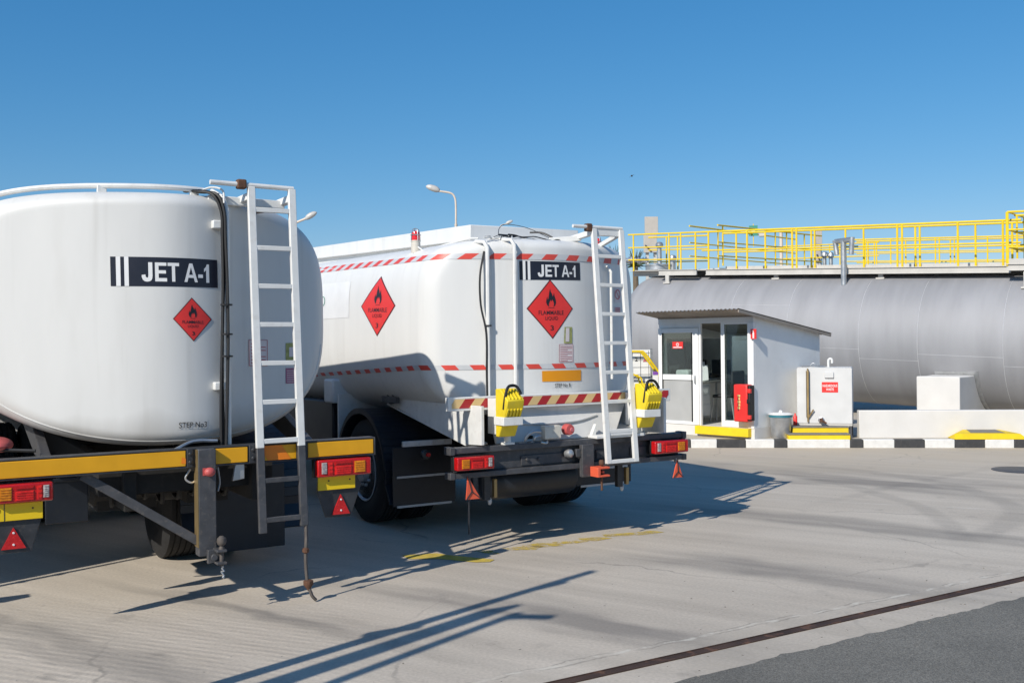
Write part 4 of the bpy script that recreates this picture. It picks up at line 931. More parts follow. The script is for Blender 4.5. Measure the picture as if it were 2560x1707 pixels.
    chip = math_('MULTIPLY', rng(s2, .006, .022, 1, 0), rng(noise(9, 5), .46, .56, 0, 1)); col = mixc(math_('MULTIPLY', chip, .7), col, (.60, .56, .48))
    dk = math_('MULTIPLY', rng(math_('ABSOLUTE', math_('ADD', s2, -.022)), .003, .010, 1, 0), rng(noise(5, 5), .45, .55, 0, .45)); col = mixc(dk, col, (.15, .14, .125))
    below = rng(s, -.05, -.02, 1, 0); col = mixc(math_('MULTIPLY', below, rng(noise(2, 6), .4, .7, 0, .4)), col, (.42, .37, .30))
    # hairline cracks and old oil drips
    vo = N.new('ShaderNodeTexVoronoi'); vo.feature = 'DISTANCE_TO_EDGE'; vo.inputs['Scale'].default_value = .33
    dn = N.new('ShaderNodeVectorMath'); dn.operation = 'MULTIPLY_ADD'; nn = N.new('ShaderNodeTexNoise'); nn.inputs['Scale'].default_value = 1.1; nn.inputs['Detail'].default_value = 8
    L.new(P, nn.inputs[0]); L.new(nn.outputs['Color'], dn.inputs[0]); dn.inputs[1].default_value = (.9, .9, 0); L.new(P, dn.inputs[2]); L.new(dn.outputs[0], vo.inputs['Vector'])
    col = mixc(math_('MULTIPLY', rng(vo.outputs['Distance'], .0015, .005, 1, 0), rng(noise(.7, 3), .47, .62, 0, .38)), col, (.13, .12, .11))
    col = mixc(math_('MULTIPLY', rng(noise(2.6, 3), .64, .73, 0, .30), rng(noise(.5, 2), .4, .6, .2, 1)), col, (.14, .13, .12))
    # fine specks of litter and chips
    sc = noise(22, 2); col = mixc(rng(sc, .735, .76, 0, .75), col, (.09, .085, .08))
    L.new(col, b.inputs['Base Color']); b.inputs['Roughness'].default_value = .85; b.inputs['Specular IOR Level'].default_value = .25
    # raked ridges near the camera, left
    mp = N.new('ShaderNodeMapping'); mp.inputs['Rotation'].default_value = (0, 0, RAD(22)); L.new(P, mp.inputs[0])
    wv = N.new('ShaderNodeTexWave'); wv.bands_direction = 'Y'; wv.inputs['Scale'].default_value = 4.6; wv.inputs['Distortion'].default_value = 1.1; wv.inputs['Detail'].default_value = 2; wv.inputs['Detail Scale'].default_value = 1.5
    L.new(mp.outputs[0], wv.inputs[0])
    msk = math_('MULTIPLY', rng(Y, 7.6, 5.9, 0, 1, True), rng(X, -.3, -1.6, 0, 1, True)); h = math_('MULTIPLY', wv.outputs['Fac'], msk)
    h = math_('MULTIPLY', h, rng(noise(5, 5), .36, .62, .05, .8))
    h = math_('ADD', h, math_('MULTIPLY', noise(35, 5), .35)); h = math_('ADD', h, math_('MULTIPLY', noise(1., 6, -ANG, (2, 60, 1)), .25))
    bp = N.new('ShaderNodeBump'); bp.inputs['Strength'].default_value = .30; bp.inputs['Distance'].default_value = .010; L.new(h, bp.inputs['Height']); L.new(bp.outputs[0], b.inputs['Normal'])
    return m
M['concrete'] = concrete_material()
def asphalt_material():
    m = mat('fine_asphalt', (.168, .158, .136), .9, var=.22, scale=1.2, bump=.6, bscale=160)
    nt, N, L = nodes(m); b = N['Principled BSDF']; old = b.inputs['Base Color'].links[0].from_socket
    v = N.new('ShaderNodeTexNoise'); v.inputs['Scale'].default_value = 120; v.inputs['Detail'].default_value = 3; tc = N.new('ShaderNodeTexCoord'); L.new(tc.outputs['Object'], v.inputs[0])
    r = N.new('ShaderNodeMapRange'); r.inputs[1].default_value = .3; r.inputs[2].default_value = .72; r.inputs[3].default_value = .55; r.inputs[4].default_value = 1.6; L.new(v.outputs[0], r.inputs[0])
    x = N.new('ShaderNodeMix'); x.data_type = 'RGBA'; x.blend_type = 'MULTIPLY'; x.inputs[0].default_value = 1; L.new(old, x.inputs[6]); L.new(r.outputs[0], x.inputs[7]); L.new(x.outputs[2], b.inputs['Base Color'])
    return m
M['asphalt'] = asphalt_material()
def worn_yellow():
    m = mat('worn_yellow_marking', (.62, .45, .07), .8, var=.15, scale=8)
    nt, N, L = nodes(m); b = N['Principled BSDF']; tc = N.new('ShaderNodeTexCoord')
    n = N.new('ShaderNodeTexNoise'); n.inputs['Scale'].default_value = 7; n.inputs['Detail'].default_value = 8; L.new(tc.outputs['Object'], n.inputs[0])
    r = N.new('ShaderNodeMapRange'); n.inputs['Scale'].default_value = 13; n.inputs['Roughness'].default_value = .75; r.inputs[1].default_value = .38; r.inputs[2].default_value = .58; r.inputs[4].default_value = .85; L.new(n.outputs[0], r.inputs[0]); L.new(r.outputs[0], b.inputs['Alpha'])
    return m
M['marking'] = worn_yellow()
M['marking_full'] = mat('yellow_road_paint', (.60, .44, .07), .8, var=.3, scale=14, dirt=.75, dirtc=(.38, .34, .28))
mb = MB(); mb.quad((-600, -600, 0), (600, -600, 0), (600, 900, 0), (-600, 900, 0)); struct(mb, 'ground', 'concrete', fixn=False)
# asphalt road at lower right, ragged edge
e0, e1 = on_z(1700, 1703), on_z(2560, 1492); d = (e1-e0).normalized(); n = Vector((d.y, -d.x, 0))
rr = random.Random(4); pts = []
for i in range(420):
    s = -6+i*.06; off = rr.gauss(0, .008)+.004*sin(s*1.1)+.005*sin(s*9.3+1)
    pts.append(e0+d*s-n*off)
mb = MB()
for i in range(len(pts)-1):
    a, b_ = pts[i], pts[i+1]; mb.quad((a.x, a.y, .004), (b_.x, b_.y, .004), (b_.x+n.x*30, b_.y+n.y*30, .004), (a.x+n.x*30, a.y+n.y*30, .004))
struct(mb, 'road', 'asphalt', fixn=False)
# loose grit along the asphalt edge
mb = MB(); rg = random.Random(9)
for i in range(260):
    s_ = rg.uniform(-2, 12); o_ = abs(rg.gauss(0, .16)) if rg.random() < .7 else rg.uniform(0, 1.6)
    p = e0+d*s_-n*(o_-.05); z = .004 if o_ < .05 else .0; k_ = rg.uniform(.003, .009)
    vs = [(p.x+k_*rg.uniform(.6, 1.3)*cos(a), p.y+k_*rg.uniform(.6, 1.3)*sin(a), z) for a in (0, 1.3, 2.5, 3.8, 5.1)]
    mb.add(vs+[(p.x, p.y, z+k_*rg.uniform(.5, .9))], [(0, 1, 5), (1, 2, 5), (2, 3, 5), (3, 4, 5), (4, 0, 5)])
M['grit'] = mat('loose_grit', (.22, .2, .17), .9, var=.5, scale=60)
tag(mb.build('grit', 'grit'), 'scattered loose grit along the ragged asphalt edge', 'grit', kind='stuff')
# steel channel set in the concrete
p0, p1 = on_z(1397, 1707), on_z(2560, 1446); d = (p1-p0).normalized(); n = Vector((-d.y, d.x, 0))
a, b_ = p0-d*4, p1+d*14; mb = MB()
mb.bar(a+n*.028+Vector((0, 0, .002)), b_+n*.028+Vector((0, 0, .002)), .008, .012); mb.bar(a-n*.034+Vector((0, 0, .002)), b_-n*.034+Vector((0, 0, .002)), .016, .010)
mb.quad(*[(v.x, v.y, .0035) for v in (a-n*.03, b_-n*.03, b_+n*.03, a+n*.03)])
M['channel'] = mat('rusted_channel', (.060, .032, .022), .85, var=.5, scale=4, dirt=.9, dirtc=(.24, .11, .06))
struct(mb, 'drain_channel', 'channel')
# faded yellow markings
def G(g, pts, z=.004): return [(lambda q: (q.x, q.y, z))(on_z(*g(*p))) for p in pts]
mb = MB()
for poly in ([(275, 492), (500, 478), (575, 490), (880, 520), (850, 535), (760, 538), (520, 515), (320, 516)],):
    v = G(R7, poly); mb.add(v, [tuple(range(len(v)))])
struct(mb, 'road_marking', 'marking_full')
mb = MB()
for poly in ([(740, 462), (850, 458), (915, 482), (860, 485)], [(930, 445), (1120, 430), (1200, 432), (1150, 455), (980, 458)], [(1050, 430), (1160, 412), (1280, 412), (1330, 428), (1180, 440)], [(1250, 405), (1420, 395), (1500, 400), (1400, 415), (1300, 418)],
             [(1420, 382), (1560, 372), (1650, 380), (1540, 398), (1450, 395)], [(1580, 355), (1720, 348), (1900, 330), (1990, 340), (1850, 358), (1690, 366), (1600, 372)]):
    v = G(R7, poly); mb.add(v, [tuple(range(len(v)))])
struct(mb, 'road_marking', 'marking')
# raised hatch cover on the far concrete
c = on_z(2552, 1175); mb = MB(); mb.lathe([(.36, 0), (.36, .006), (.35, .009), (.10, .009)], (c.x, c.y, 0), (0, 0, 1), 40)
solo(mb, 'manhole_cover', 'frame2', WORLD, 'dark round manhole cover in the sunlit concrete at the right edge', 'manhole cover')

# ------------------------------------------------------------------ kerb island
K = Frame((2.823, 16.876), -5.8)
xs = [.106, .532, .996, 1.458, 1.663, 2.663, 2.869, 3.359, 3.83, 4.296, 4.76, 5.211]
white_first = True
blocks = [(xs[i], xs[i+1], i % 2 == 0) for i in range(len(xs)-1)]
x, w = xs[0], False
while x > -16: blocks.append((x-.46, x, w)); x -= .46; w = not w
x, w = xs[-1], False
while x < 16: blocks.append((x, x+.46, w)); x += .46; w = not w
mb = MB()
for a, b_, wh in blocks: mb.box(a+.003, b_-.003, 0, .15, -.02, .134, 0 if wh else 1)
k = struct(mb, 'kerb', ['kerb_white', 'kerb_black'], bev=.012); k.location = K.w((0, 0, 0)); k.rotation_euler = (0, 0, K.a)
mb = MB(); mb.box(-16, 16, .152, 70, -.05, .124)
M['pave'] = mat('pale_island_concrete', (.46, .42, .36), .85, var=.15, scale=2, bump=.25, bscale=40, dirt=.25, dirtc=(.3, .26, .22))
k = struct(mb, 'pavement', 'pave'); k.location = K.w((0, 0, 0)); k.rotation_euler = (0, 0, K.a)
# low white wall along the island
mb = MB(); mb.box(2.885, 16, .36, .52, .12, .578)
solo(mb, 'low_wall', 'concrete_white', K, 'long low white wall behind the striped kerb at right', 'wall', bev=.012)
# yellow ramp on the kerb edge
q = lambda x, y, d_: K.on_y(R4(x, y), d_)
mb = MB(); B_ = [(4.29, -.002, .136), (5.42, -.002, .136), (5.42, .35, .136), (4.29, .35, .136)]; T_ = [(4.29, -.002, .225), (5.30, -.002, .225), (5.10, .33, .262), (4.52, .33, .262)]
mb.hexa(B_+T_, 0); mb.hexa([(4.56, .07, .2345), (5.09, .07, .2345), (5.03, .33, .2625), (4.58, .33, .2625)]+[(4.56, .07, .2375), (5.09, .07, .2375), (5.03, .33, .2655), (4.58, .33, .2655)], 1)
solo(mb, 'ramp_block', ['yellow_conc', 'grey_conc'], K, 'low yellow ramp block with grey top on the kerb before the white wall', 'ramp')

# ------------------------------------------------------------------ horizontal storage tanks and walkways
def big_tank(fr, label, z0=1.66, sl=.044, R=1.4, xl=-7.4, xr=9.5, ay=.6):
    t = thing('storage_tank', fr, (xr-4, ay, 0), label, 'storage tank', 'horizontal aluminium storage tanks')
    za = lambda x: z0-sl*x
    mb = MB(); N = 72; prof = [(xl-.72*sin(RAD(a)), R*cos(RAD(a))) for a in (88, 78, 66, 54, 42, 30, 18, 8)]
    st = [(x, r) for x, r in prof]+[(xl+.002+i*(xr-xl)/24, R) for i in range(25)]+[(xr+.72*sin(RAD(a)), R*cos(RAD(a))) for a in (8, 18, 30, 42, 54, 66, 78, 88)]
    vs = []
    for x, r in st:
        for j in range(N): a = 2*pi*j/N; vs.append((x, ay+r*cos(a), za(x)+r*sin(a)))
    fs = [(i*N+j, i*N+(j+1) % N, (i+1)*N+(j+1) % N, (i+1)*N+j) for i in range(len(st)-1) for j in range(N)]
    fs += [tuple(range(N-1, -1, -1)), tuple(range((len(st)-1)*N, len(st)*N))]
    mb.add(vs, fs); sh = mb.build('shell', 'cladding', t, smooth=60)
    for x in (-4.75, -3.35, -1.75, -.55, 1.05, 2.6, 4.2, 5.8, 7.4):
        MB().tube([(x, ay+(R+.001)*cos(a), za(x)+(R+.001)*sin(a)) for a in [2*pi*i/72 for i in range(73)]], .0045, 5, cap=False).build('seam', 'seam', sh)
    # lap joints along the shell
    for x0, x1, a in ((-4.75, -3.35, 150), (-3.35, -1.75, 188), (-1.75, -.55, 196), (-.55, 1.05, 190), (1.05, 2.6, 197)):
        A = RAD(a); MB().tube([(x0, ay+R*cos(A), za(x0)+R*sin(A)), (x1, ay+R*cos(A), za(x1)+R*sin(A))], .003, 5).build('seam', 'seam', sh)
    return t
TK = Frame((9.06, 20.8), -40)
big_tank(TK, 'large silver horizontal storage tank behind the white booth and low wall')
# its concrete saddle
mb = MB(); za = 1.66-.044*.1; xa, xb = -.30, .50
poly = [(-1.62, .1), (-1.62, 1.03), (-1.08, 1.02)]
for i in range(15):
    a = RAD(206+i*9.1); poly.append((.6+1.43*cos(a), za+1.43*sin(a)))
poly += [(2.28, 1.02), (2.8, 1.02), (2.8, .1)]
mb.prism(poly, lambda y, z: (xa, y, z), lambda y, z: (xb, y, z))
solo(mb, 'tank_saddle', 'concrete_white', TK, 'white concrete saddle block under the silver tank, standing behind the low wall', 'tank saddle', bev=.02)
mb = MB()
for i in range(14):
    a, b_ = RAD(203+i*6), RAD(203+(i+1)*6)
    mb.hexa([(xa+.05, .6+1.402*cos(a), za+1.402*sin(a)), (xb-.05+.12, .6+1.402*cos(a), za+1.402*sin(a)), (xb+.07, .6+1.402*cos(b_), za+1.402*sin(b_)), (xa+.05, .6+1.402*cos(b_), za+1.402*sin(b_)),
             (xa+.05, .6+1.42*cos(a), za+1.42*sin(a)), (xb+.07, .6+1.42*cos(a), za+1.42*sin(a)), (xb+.07, .6+1.42*cos(b_), za+1.42*sin(b_)), (xa+.05, .6+1.42*cos(b_), za+1.42*sin(b_))])
mb.build('saddle_plate', 'steel', [o for o in COL.objects if o.name.startswith('storage_tank')][0])

dz = lambda x: 3.461-.0425*(x+5.677)      # walkway level along the tank
def walkway():
    t = thing('walkway', TK, (0, .45, dz(0)-.2), 'grey walkway with yellow double guard rails along the top of the near silver tank', 'walkway', 'raised walkways over the storage tanks')
    mb = MB(); XL, XR = -7.95, 3.6
    P = lambda x, y, z: (x, y, dz(x)+z)
    mb.hexa([P(XL, .02, -.03), P(XR, .02, -.03), P(XR, .96, -.03), P(XL, .96, -.03), P(XL, .02, -.012), P(XR, .02, -.012), P(XR, .96, -.012), P(XL, .96, -.012)])
    dk = mb.build('deck', 'deck', t)
    def beam(xa, xb, y, za_, zb, m='deck'):
        mb = MB(); mb.hexa([P(xa, y, za_), P(xb, y, za_), P(xb, y+.04, za_), P(xa, y+.04, za_), P(xa, y, zb), P(xb, y, zb), P(xb, y+.04, zb), P(xa, y+.04, zb)])
        mb.hexa([P(xa, y-.03, zb-.012), P(xb, y-.03, zb-.012), P(xb, y+.04, zb-.012), P(xa, y+.04, zb-.012), P(xa, y-.03, zb+.002), P(xb, y-.03, zb+.002), P(xb, y+.04, zb+.002), P(xa, y+.04, zb+.002)])
        mb.hexa([P(xa, y-.03, za_), P(xb, y-.03, za_), P(xb, y-.001, za_), P(xa, y-.001, za_), P(xa, y-.03, za_+.012), P(xb, y-.03, za_+.012), P(xb, y-.001, za_+.012), P(xa, y-.001, za_+.012)])
        return mb.build('edge_beam', m, t)
    beam(-5.75, 1.0, 0, -.15, -.012); beam(-7.0, -5.95, -.1, -.15, -.012); beam(1.0, 3.6, -.28, -.12, .01); beam(-7.95, 3.6, .95, -.15, -.012); beam(-7.95, -7.0, .25, -.15, -.012)
    mb = MB(); mb.hexa([P(-5.75, .985, -.012), P(3.6, .985, -.012), P(3.6, 1.0, -.012), P(-5.75, 1.0, -.012), P(-5.75, .985, .11), P(3.6, .985, .11), P(3.6, 1.0, .11), P(-5.75, 1.0, .11)]); mb.build('toe_board', 'deck', t)
    mb = MB(); mb.hexa([P(1.0, -.29, .012), P(3.6, -.29, .012), P(3.6, -.26, .012), P(1.0, -.26, .012), P(1.0, -.29, .11), P(3.6, -.29, .11), P(3.6, -.26, .11), P(1.0, -.26, .11)]); mb.build('toe_board', 'deck', t)
    for x in (-6.75, -4.0, -1.6, 1.35, 3.3):
        y = -.10 if x < -5 else (-.25 if x > 1 else .12)
        mb = MB(); zt = 1.66-.044*x+1.40; hz = zt-(.07 if y < 0 else -.0)
        hz = 1.66-.044*x+math.sqrt(max(.01, 1.4**2-(.6-y)**2))
        mb.box(x-.05, x+.05, y-.03, y+.03, hz-.01, dz(x)-.14).box(x-.09, x+.09, y-.07, y+.06, hz-.02, hz+.02); mb.build('support_foot', 'deck', t, bev=.004)
    def rail(xa, xb, y, h, r=.020, sl=0, posts=(), nm='guard_rail', rr=(1.,)):
        mb = MB()
        for f in rr: mb.tube([P(xa, y, h*f), P(xb, y, h*f)], r if f == 1. else r*.8, 8)
        o = mb.build(nm, 'rail', t)
        for x in posts: MB().tube([P(x, y, -.03), P(x, y, h)], r, 8).build('post', 'rail', o)
        return o
    px = lambda g, y, xs_: [TK.on_y(g(x, 600), y).x for x in xs_]
    rail(-5.85, 1.2, 0, .885, .023, posts=px(R1, 0, (825, 975, 1420, 1940, 1990))+px(R2, 0, (920, 975, 1605, 2115)), rr=(1., .50))
    rail(-7.95, -5.66, 0, .885, .020, posts=px(R1, 0, (110, 520, 655)), rr=(1., .63, .28))
    rail(-5.8, 1.6, .95, .92, .023, posts=px(R1, .95, (1295, 1630, 2160, 2200))+px(R2, .95, (335, 540, 1125, 1175, 1805, 2220)), rr=(1., .50))
    rail(-7.95, -6.2, .95, .885, .020, posts=px(R1, .95, (490, 620)), rr=(1., .63, .28))
    rail(1.02, 3.6, -.28, 1.02, .022, posts=px(R2, -.28, (2160, 2900)), rr=(1., .66, .33))
    rail(1.02, 1.6, .25, 1.0, .020, posts=px(R2, .25, (2275,)), rr=(1., .66, .33))
    mb = MB()
    for f in (1., .66, .33): mb.tube([P(1.03, -.28, 1.02*f), P(1.03, .95, 1.02*f)], .018, 8)
    mb.tube([P(1.03, .95, 0), P(1.03, .95, 1.02)], .018, 8).tube([P(1.03, -.28, 0), P(1.03, -.28, 1.02)], .019, 8); mb.build('guard_rail', 'rail', t)
    return t
walkway()
# cross walkway rails running back to the second tank
def cross():
    t = thing('walkway', TK, (-5.0, 3, dz(-5)), 'narrow cross walkway with yellow rails leading back between the two silver tanks', 'walkway', 'raised walkways over the storage tanks')
    for i, (g0, g1, posts) in enumerate((((755, 300), (1150, 350), (1085,)), ((1080, 290), (2220, 410), (1140, 1745, 1875, 2080)))):
        A = TK.on_y(R1(*g0), .95); x = A.x; B_ = TK.on_x(R1(*g1), x); y1 = 7.2
        z = lambda y: A.z+(B_.z-A.z)*(y-.95)/(B_.y-.95)
        mb = MB()
        for d_ in (0, .42, .76): mb.tube([(x, .95, z(.95)-d_), (x, y1, z(y1)-d_)], .021 if d_ == 0 else .017, 8)
        o = mb.build('guard_rail', 'rail', t)
        for p in posts:
            y = TK.on_x(R1(p, 500), x).y
            if y < 1: y = 1.0
            MB().tube([(x, y, z(y)-1.0), (x, y, z(y))], .021, 8).build('post', 'rail', o)
        if i == 0: x_first = x; zf = z
    mb = MB(); xa, xb = sorted((x_first, x)); mb.hexa([(xa, 1.01, zf(1)-1.14), (xb, 1.01, zf(1)-1.14), (xb, 7.2, zf(7.2)-1.14), (xa, 7.2, zf(7.2)-1.14), (xa, 1.01, zf(1)-1.06), (xb, 1.01, zf(1)-1.06), (xb, 7.2, zf(7.2)-1.06), (xa, 7.2, zf(7.2)-1.06)])
    mb.build('deck', 'deck', t)
cross()
# second tank and its walkway
c0 = on_d(*R2(845, 440), 36.)
TK2 = Frame((c0.x, c0.y), -40)
big_tank(TK2, 'second silver horizontal storage tank, hidden behind the nearer one', z0=2.2, sl=.03, xl=-9, xr=12)
def walkway2():
    ref = TK2.on_y(R2(845, 440), 0); end = TK2.on_y(R2(2100, 410), 0); sl = (end.z-ref.z)/(end.x-ref.x)
    zt = lambda x: ref.z+sl*(x-ref.x)
    t = thing('walkway', TK2, (0, .4, zt(0)-1.1), 'distant yellow-railed walkway seen through the near guard rails', 'walkway', 'raised walkways over the storage tanks')
    px = lambda y, xs_: [TK2.on_y(R2(x, 600), y).x for x in xs_]
    xa = TK2.on_y(R2(350, 450), 0).x
    for y, posts in ((0, px(0, (560, 845, 1350, 1395, 1940))), (.9, px(.9, (590, 1015, 1520, 1565)))):
        mb = MB()
        for d_ in (0, .45, .78): mb.tube([(xa, y, zt(xa)-d_), (7, y, zt(7)-d_)], .026 if d_ == 0 else .02, 8)
        o = mb.build('guard_rail', 'rail', t)
        for x in posts: MB().tube([(x, y, zt(x)-1.05), (x, y, zt(x))], .025, 8).build('post', 'rail', o)
    mb = MB(); mb.hexa([(xa, 0, zt(xa)-1.15), (7, 0, zt(7)-1.15), (7, .92, zt(7)-1.15), (xa, .92, zt(xa)-1.15), (xa, 0, zt(xa)-1.03), (7, 0, zt(7)-1.03), (7, .92, zt(7)-1.03), (xa, .92, zt(xa)-1.03)]); mb.build('deck', 'deck', t)
    # access cage near its left end
    mb = MB(); ca = TK2.on_y(R2(360, 475), -1.2); cb = TK2.on_y(R2(710, 480), -1.2)
    for d_ in (0, .45, .8): mb.tube([(ca.x-3.0, -1.2, ca.z-d_+.02), (cb.x, -1.2, cb.z-d_)], .022, 8)
    o = mb.build('guard_rail', 'rail', t)
    for p in (155, 270, 545, 585, 660, 685):
        x = TK2.on_y(R2(p, 600), -1.2).x; MB().tube([(x, -1.2, cb.z-1.1), (x, -1.2, cb.z+.02)], .022, 8).build('post', 'rail', o)
    mb = MB(); mb.box(ca.x-3, cb.x, -1.2, -.01, cb.z-1.2, cb.z-1.1); mb.build('deck', 'deck', t)
walkway2()
# vents and manholes on the near tank
def vent(x, y, h, r, label, hat=1.6, base=0.):
    zb = 1.66-.044*x+math.sqrt(max(.01, 1.96-(y-.6)**2))-.02
    t = thing('tank_vent', TK, (x, y, zb), label, 'vent', 'vents on top of the near silver tank')
    top = h
    mb = MB().lathe([(r, 0), (r, top-zb-.10)], (x, y, zb), (0, 0, 1), 16); p = mb.build('pipe', 'steel', t)
    mb = MB().lathe([(r*1.1, -.02), (r*hat, .0), (r*hat, .06), (r*hat*.7, .10), (.01, .115)], (x, y, top-.10), (0, 0, 1), 20); mb.build('cap', 'steel', t)
    if base:
        mb = MB().lathe([(base, 0), (base, .10), (base*.96, .11)], (x, y, dz(x)-.0), (0, 0, 1), 28); mb.lathe([(base*1.04, .105), (base*1.04, .14), (base*.9, .15)], (x, y, dz(x)), (0, 0, 1), 28); mb.build('manway', 'steel', t)
    return t
def at(g, x, y, yy): return TK.on_y(g(x, y), yy)
a = at(R1, 408, 490, .5); vent(a.x, .5, a.z, .055, 'tall chrome capped vent beside the tan board at the left tank end', 1.75, .36)
a = at(R1, 560, 640, .55); vent(a.x, .55, a.z, .075, 'short wide steel vent to the right of the tall capped vent', 1.25)
a = at(R2, 95, 590, 1.25); vent(a.x, 1.25, a.z, .045, 'small capped vent, left one of the pair beside the T-shaped vent pipe', 1.9)
a = at(R2, 168, 595, 1.25); vent(a.x, 1.25, a.z, .045, 'small capped vent, right one of the pair beside the T-shaped vent pipe', 1.5)
a = at(R2, 310, 455, -.14); x, y = a.x, -.14; zb = 1.66-.044*x+math.sqrt(1.96-.74**2)
t = thing('vent_pipe', TK, (x, y, zb), 'grey T-shaped vent pipe with two drooping ends in front of the yellow rails', 'vent pipe')
MB().tube([(x, y, zb-.03), (x, y, a.z)], .062, 14).build('riser', 'steel', t)
mb = MB(); w = .24
mb.tube([(x-w*.95, y+.12, a.z-.01), (x+w, y-.12, a.z-.01)], .058, 14); mb.tube([(x-w, y+.12, a.z+.02), (x-w*.82, y+.12, a.z-.30)], .055, 12); mb.tube([(x+w, y-.12, a.z+.04), (x+w*.9, y-.12, a.z-.33)], .055, 12); mb.build('crossarm', 'steel', t, smooth=50)
# valves at the left tank end
a = at(R1, 130, 700, .3)
t = thing('valve_cluster', TK, (a.x, .3, a.z-.15), 'cluster of grey flanged valves at the left end of the near walkway', 'valves')
for k, (dx, zz) in enumerate(((-.28, .02), (-.05, .03), (.16, 0.))):
    MB().lathe([(.05, -.15), (.05, -.1), (.10, -.1), (.10, -.07), (.06, -.06), (.06, .06), (.10, .07), (.10, .10), (.05, .10), (.05, .15)], (a.x+dx, .3+.05*k, a.z+zz), (.8, .6, 0), 14).build('valve', 'steel', t)
for k in range(4):
    x = a.x-.1+k*.07; MB().tube([(x, .3, a.z), (x+.03*(k-1.5), .3, a.z+.2+.05*(k % 2))], .008, 6).build('lever', 'frame2', t)
# boards behind the tank
def board(p0, p1, D, label, brace=True):
    A, B_ = on_d(*p0, D), on_d(*p1, D)
    fr = Frame((A.x, A.y), 0); w = B_.x-A.x; t = thing('signboard', fr, (w/2, .1, 0), label, 'signboard', 'tan boards on posts behind the tanks')
    mid = A.z+(B_.z-A.z)*.49
    MB().box(0, w, 0, .12, mid+.03, A.z).build('board', 'tan', t, bev=.01); MB().box(-.05, w-.05, .02, .12, B_.z, mid).build('board', 'tan', t, bev=.01); MB().box(-.04, w-.02, .02, .13, mid, mid+.03).build('frame_bar', 'frame2', t)
    mb = MB()
    for f in (.2, .8): mb.box(w*f-.06, w*f+.06, .13, .25, 0, A.z-.2)
    mb.build('post', 'deck', t)
    if brace: MB().bar((.0, -.05, mid-(mid-B_.z)*.6), (w*.5, -.05, B_.z), .05, .05).build('brace', 'frame2', t)
board((1612, 542), (1646, 631), 40, 'blank tan two-panel board standing left, above the vent on the tank end')
board((2041, 575), (2056, 652), 40, 'narrow tan board partly hidden behind yellow rails near the T-shaped pipe')
# green sign on the rails
A, B_ = on_d(*R1(1440, 298), 28.5), on_d(*R1(1538, 415), 28.5); fr = Frame((A.x, A.y), -20); w = B_.x-A.x
t = thing('safety_sign', fr, (w/2, 0, B_.z), 'small green safety sign hanging behind the yellow rails', 'sign')
MB().box(0, w, 0, .02, B_.z, A.z).build('panel', 'green', t)
MB().box(w*.3, w*.7, -.004, 0, B_.z+.09, B_.z+.17).build('symbol', 'letter', t)
MB().box(w+.03, w+.22, .0, .12, B_.z-.03, B_.z+.12).build('lamp', 'deck', t, bev=.02)
MB().tube([(w*.5, .035, B_.z-.3), (w*.5, .035, A.z+.05)], .012, 6).build('bracket', 'rail', t)
for u, D, label in ((R1(1810, 0)[0], 33., 'pale cream pipe rising behind the yellow rails, beside the green sign'),):
    A = on_d(u, R1(0, 355)[1], D); fr = Frame((A.x, A.y), 0); t = MB().tube([(0, 0, 0), (0, 0, A.z)], .055, 10); solo(t, 'riser_pipe', 'pole', fr, label, 'pipe')

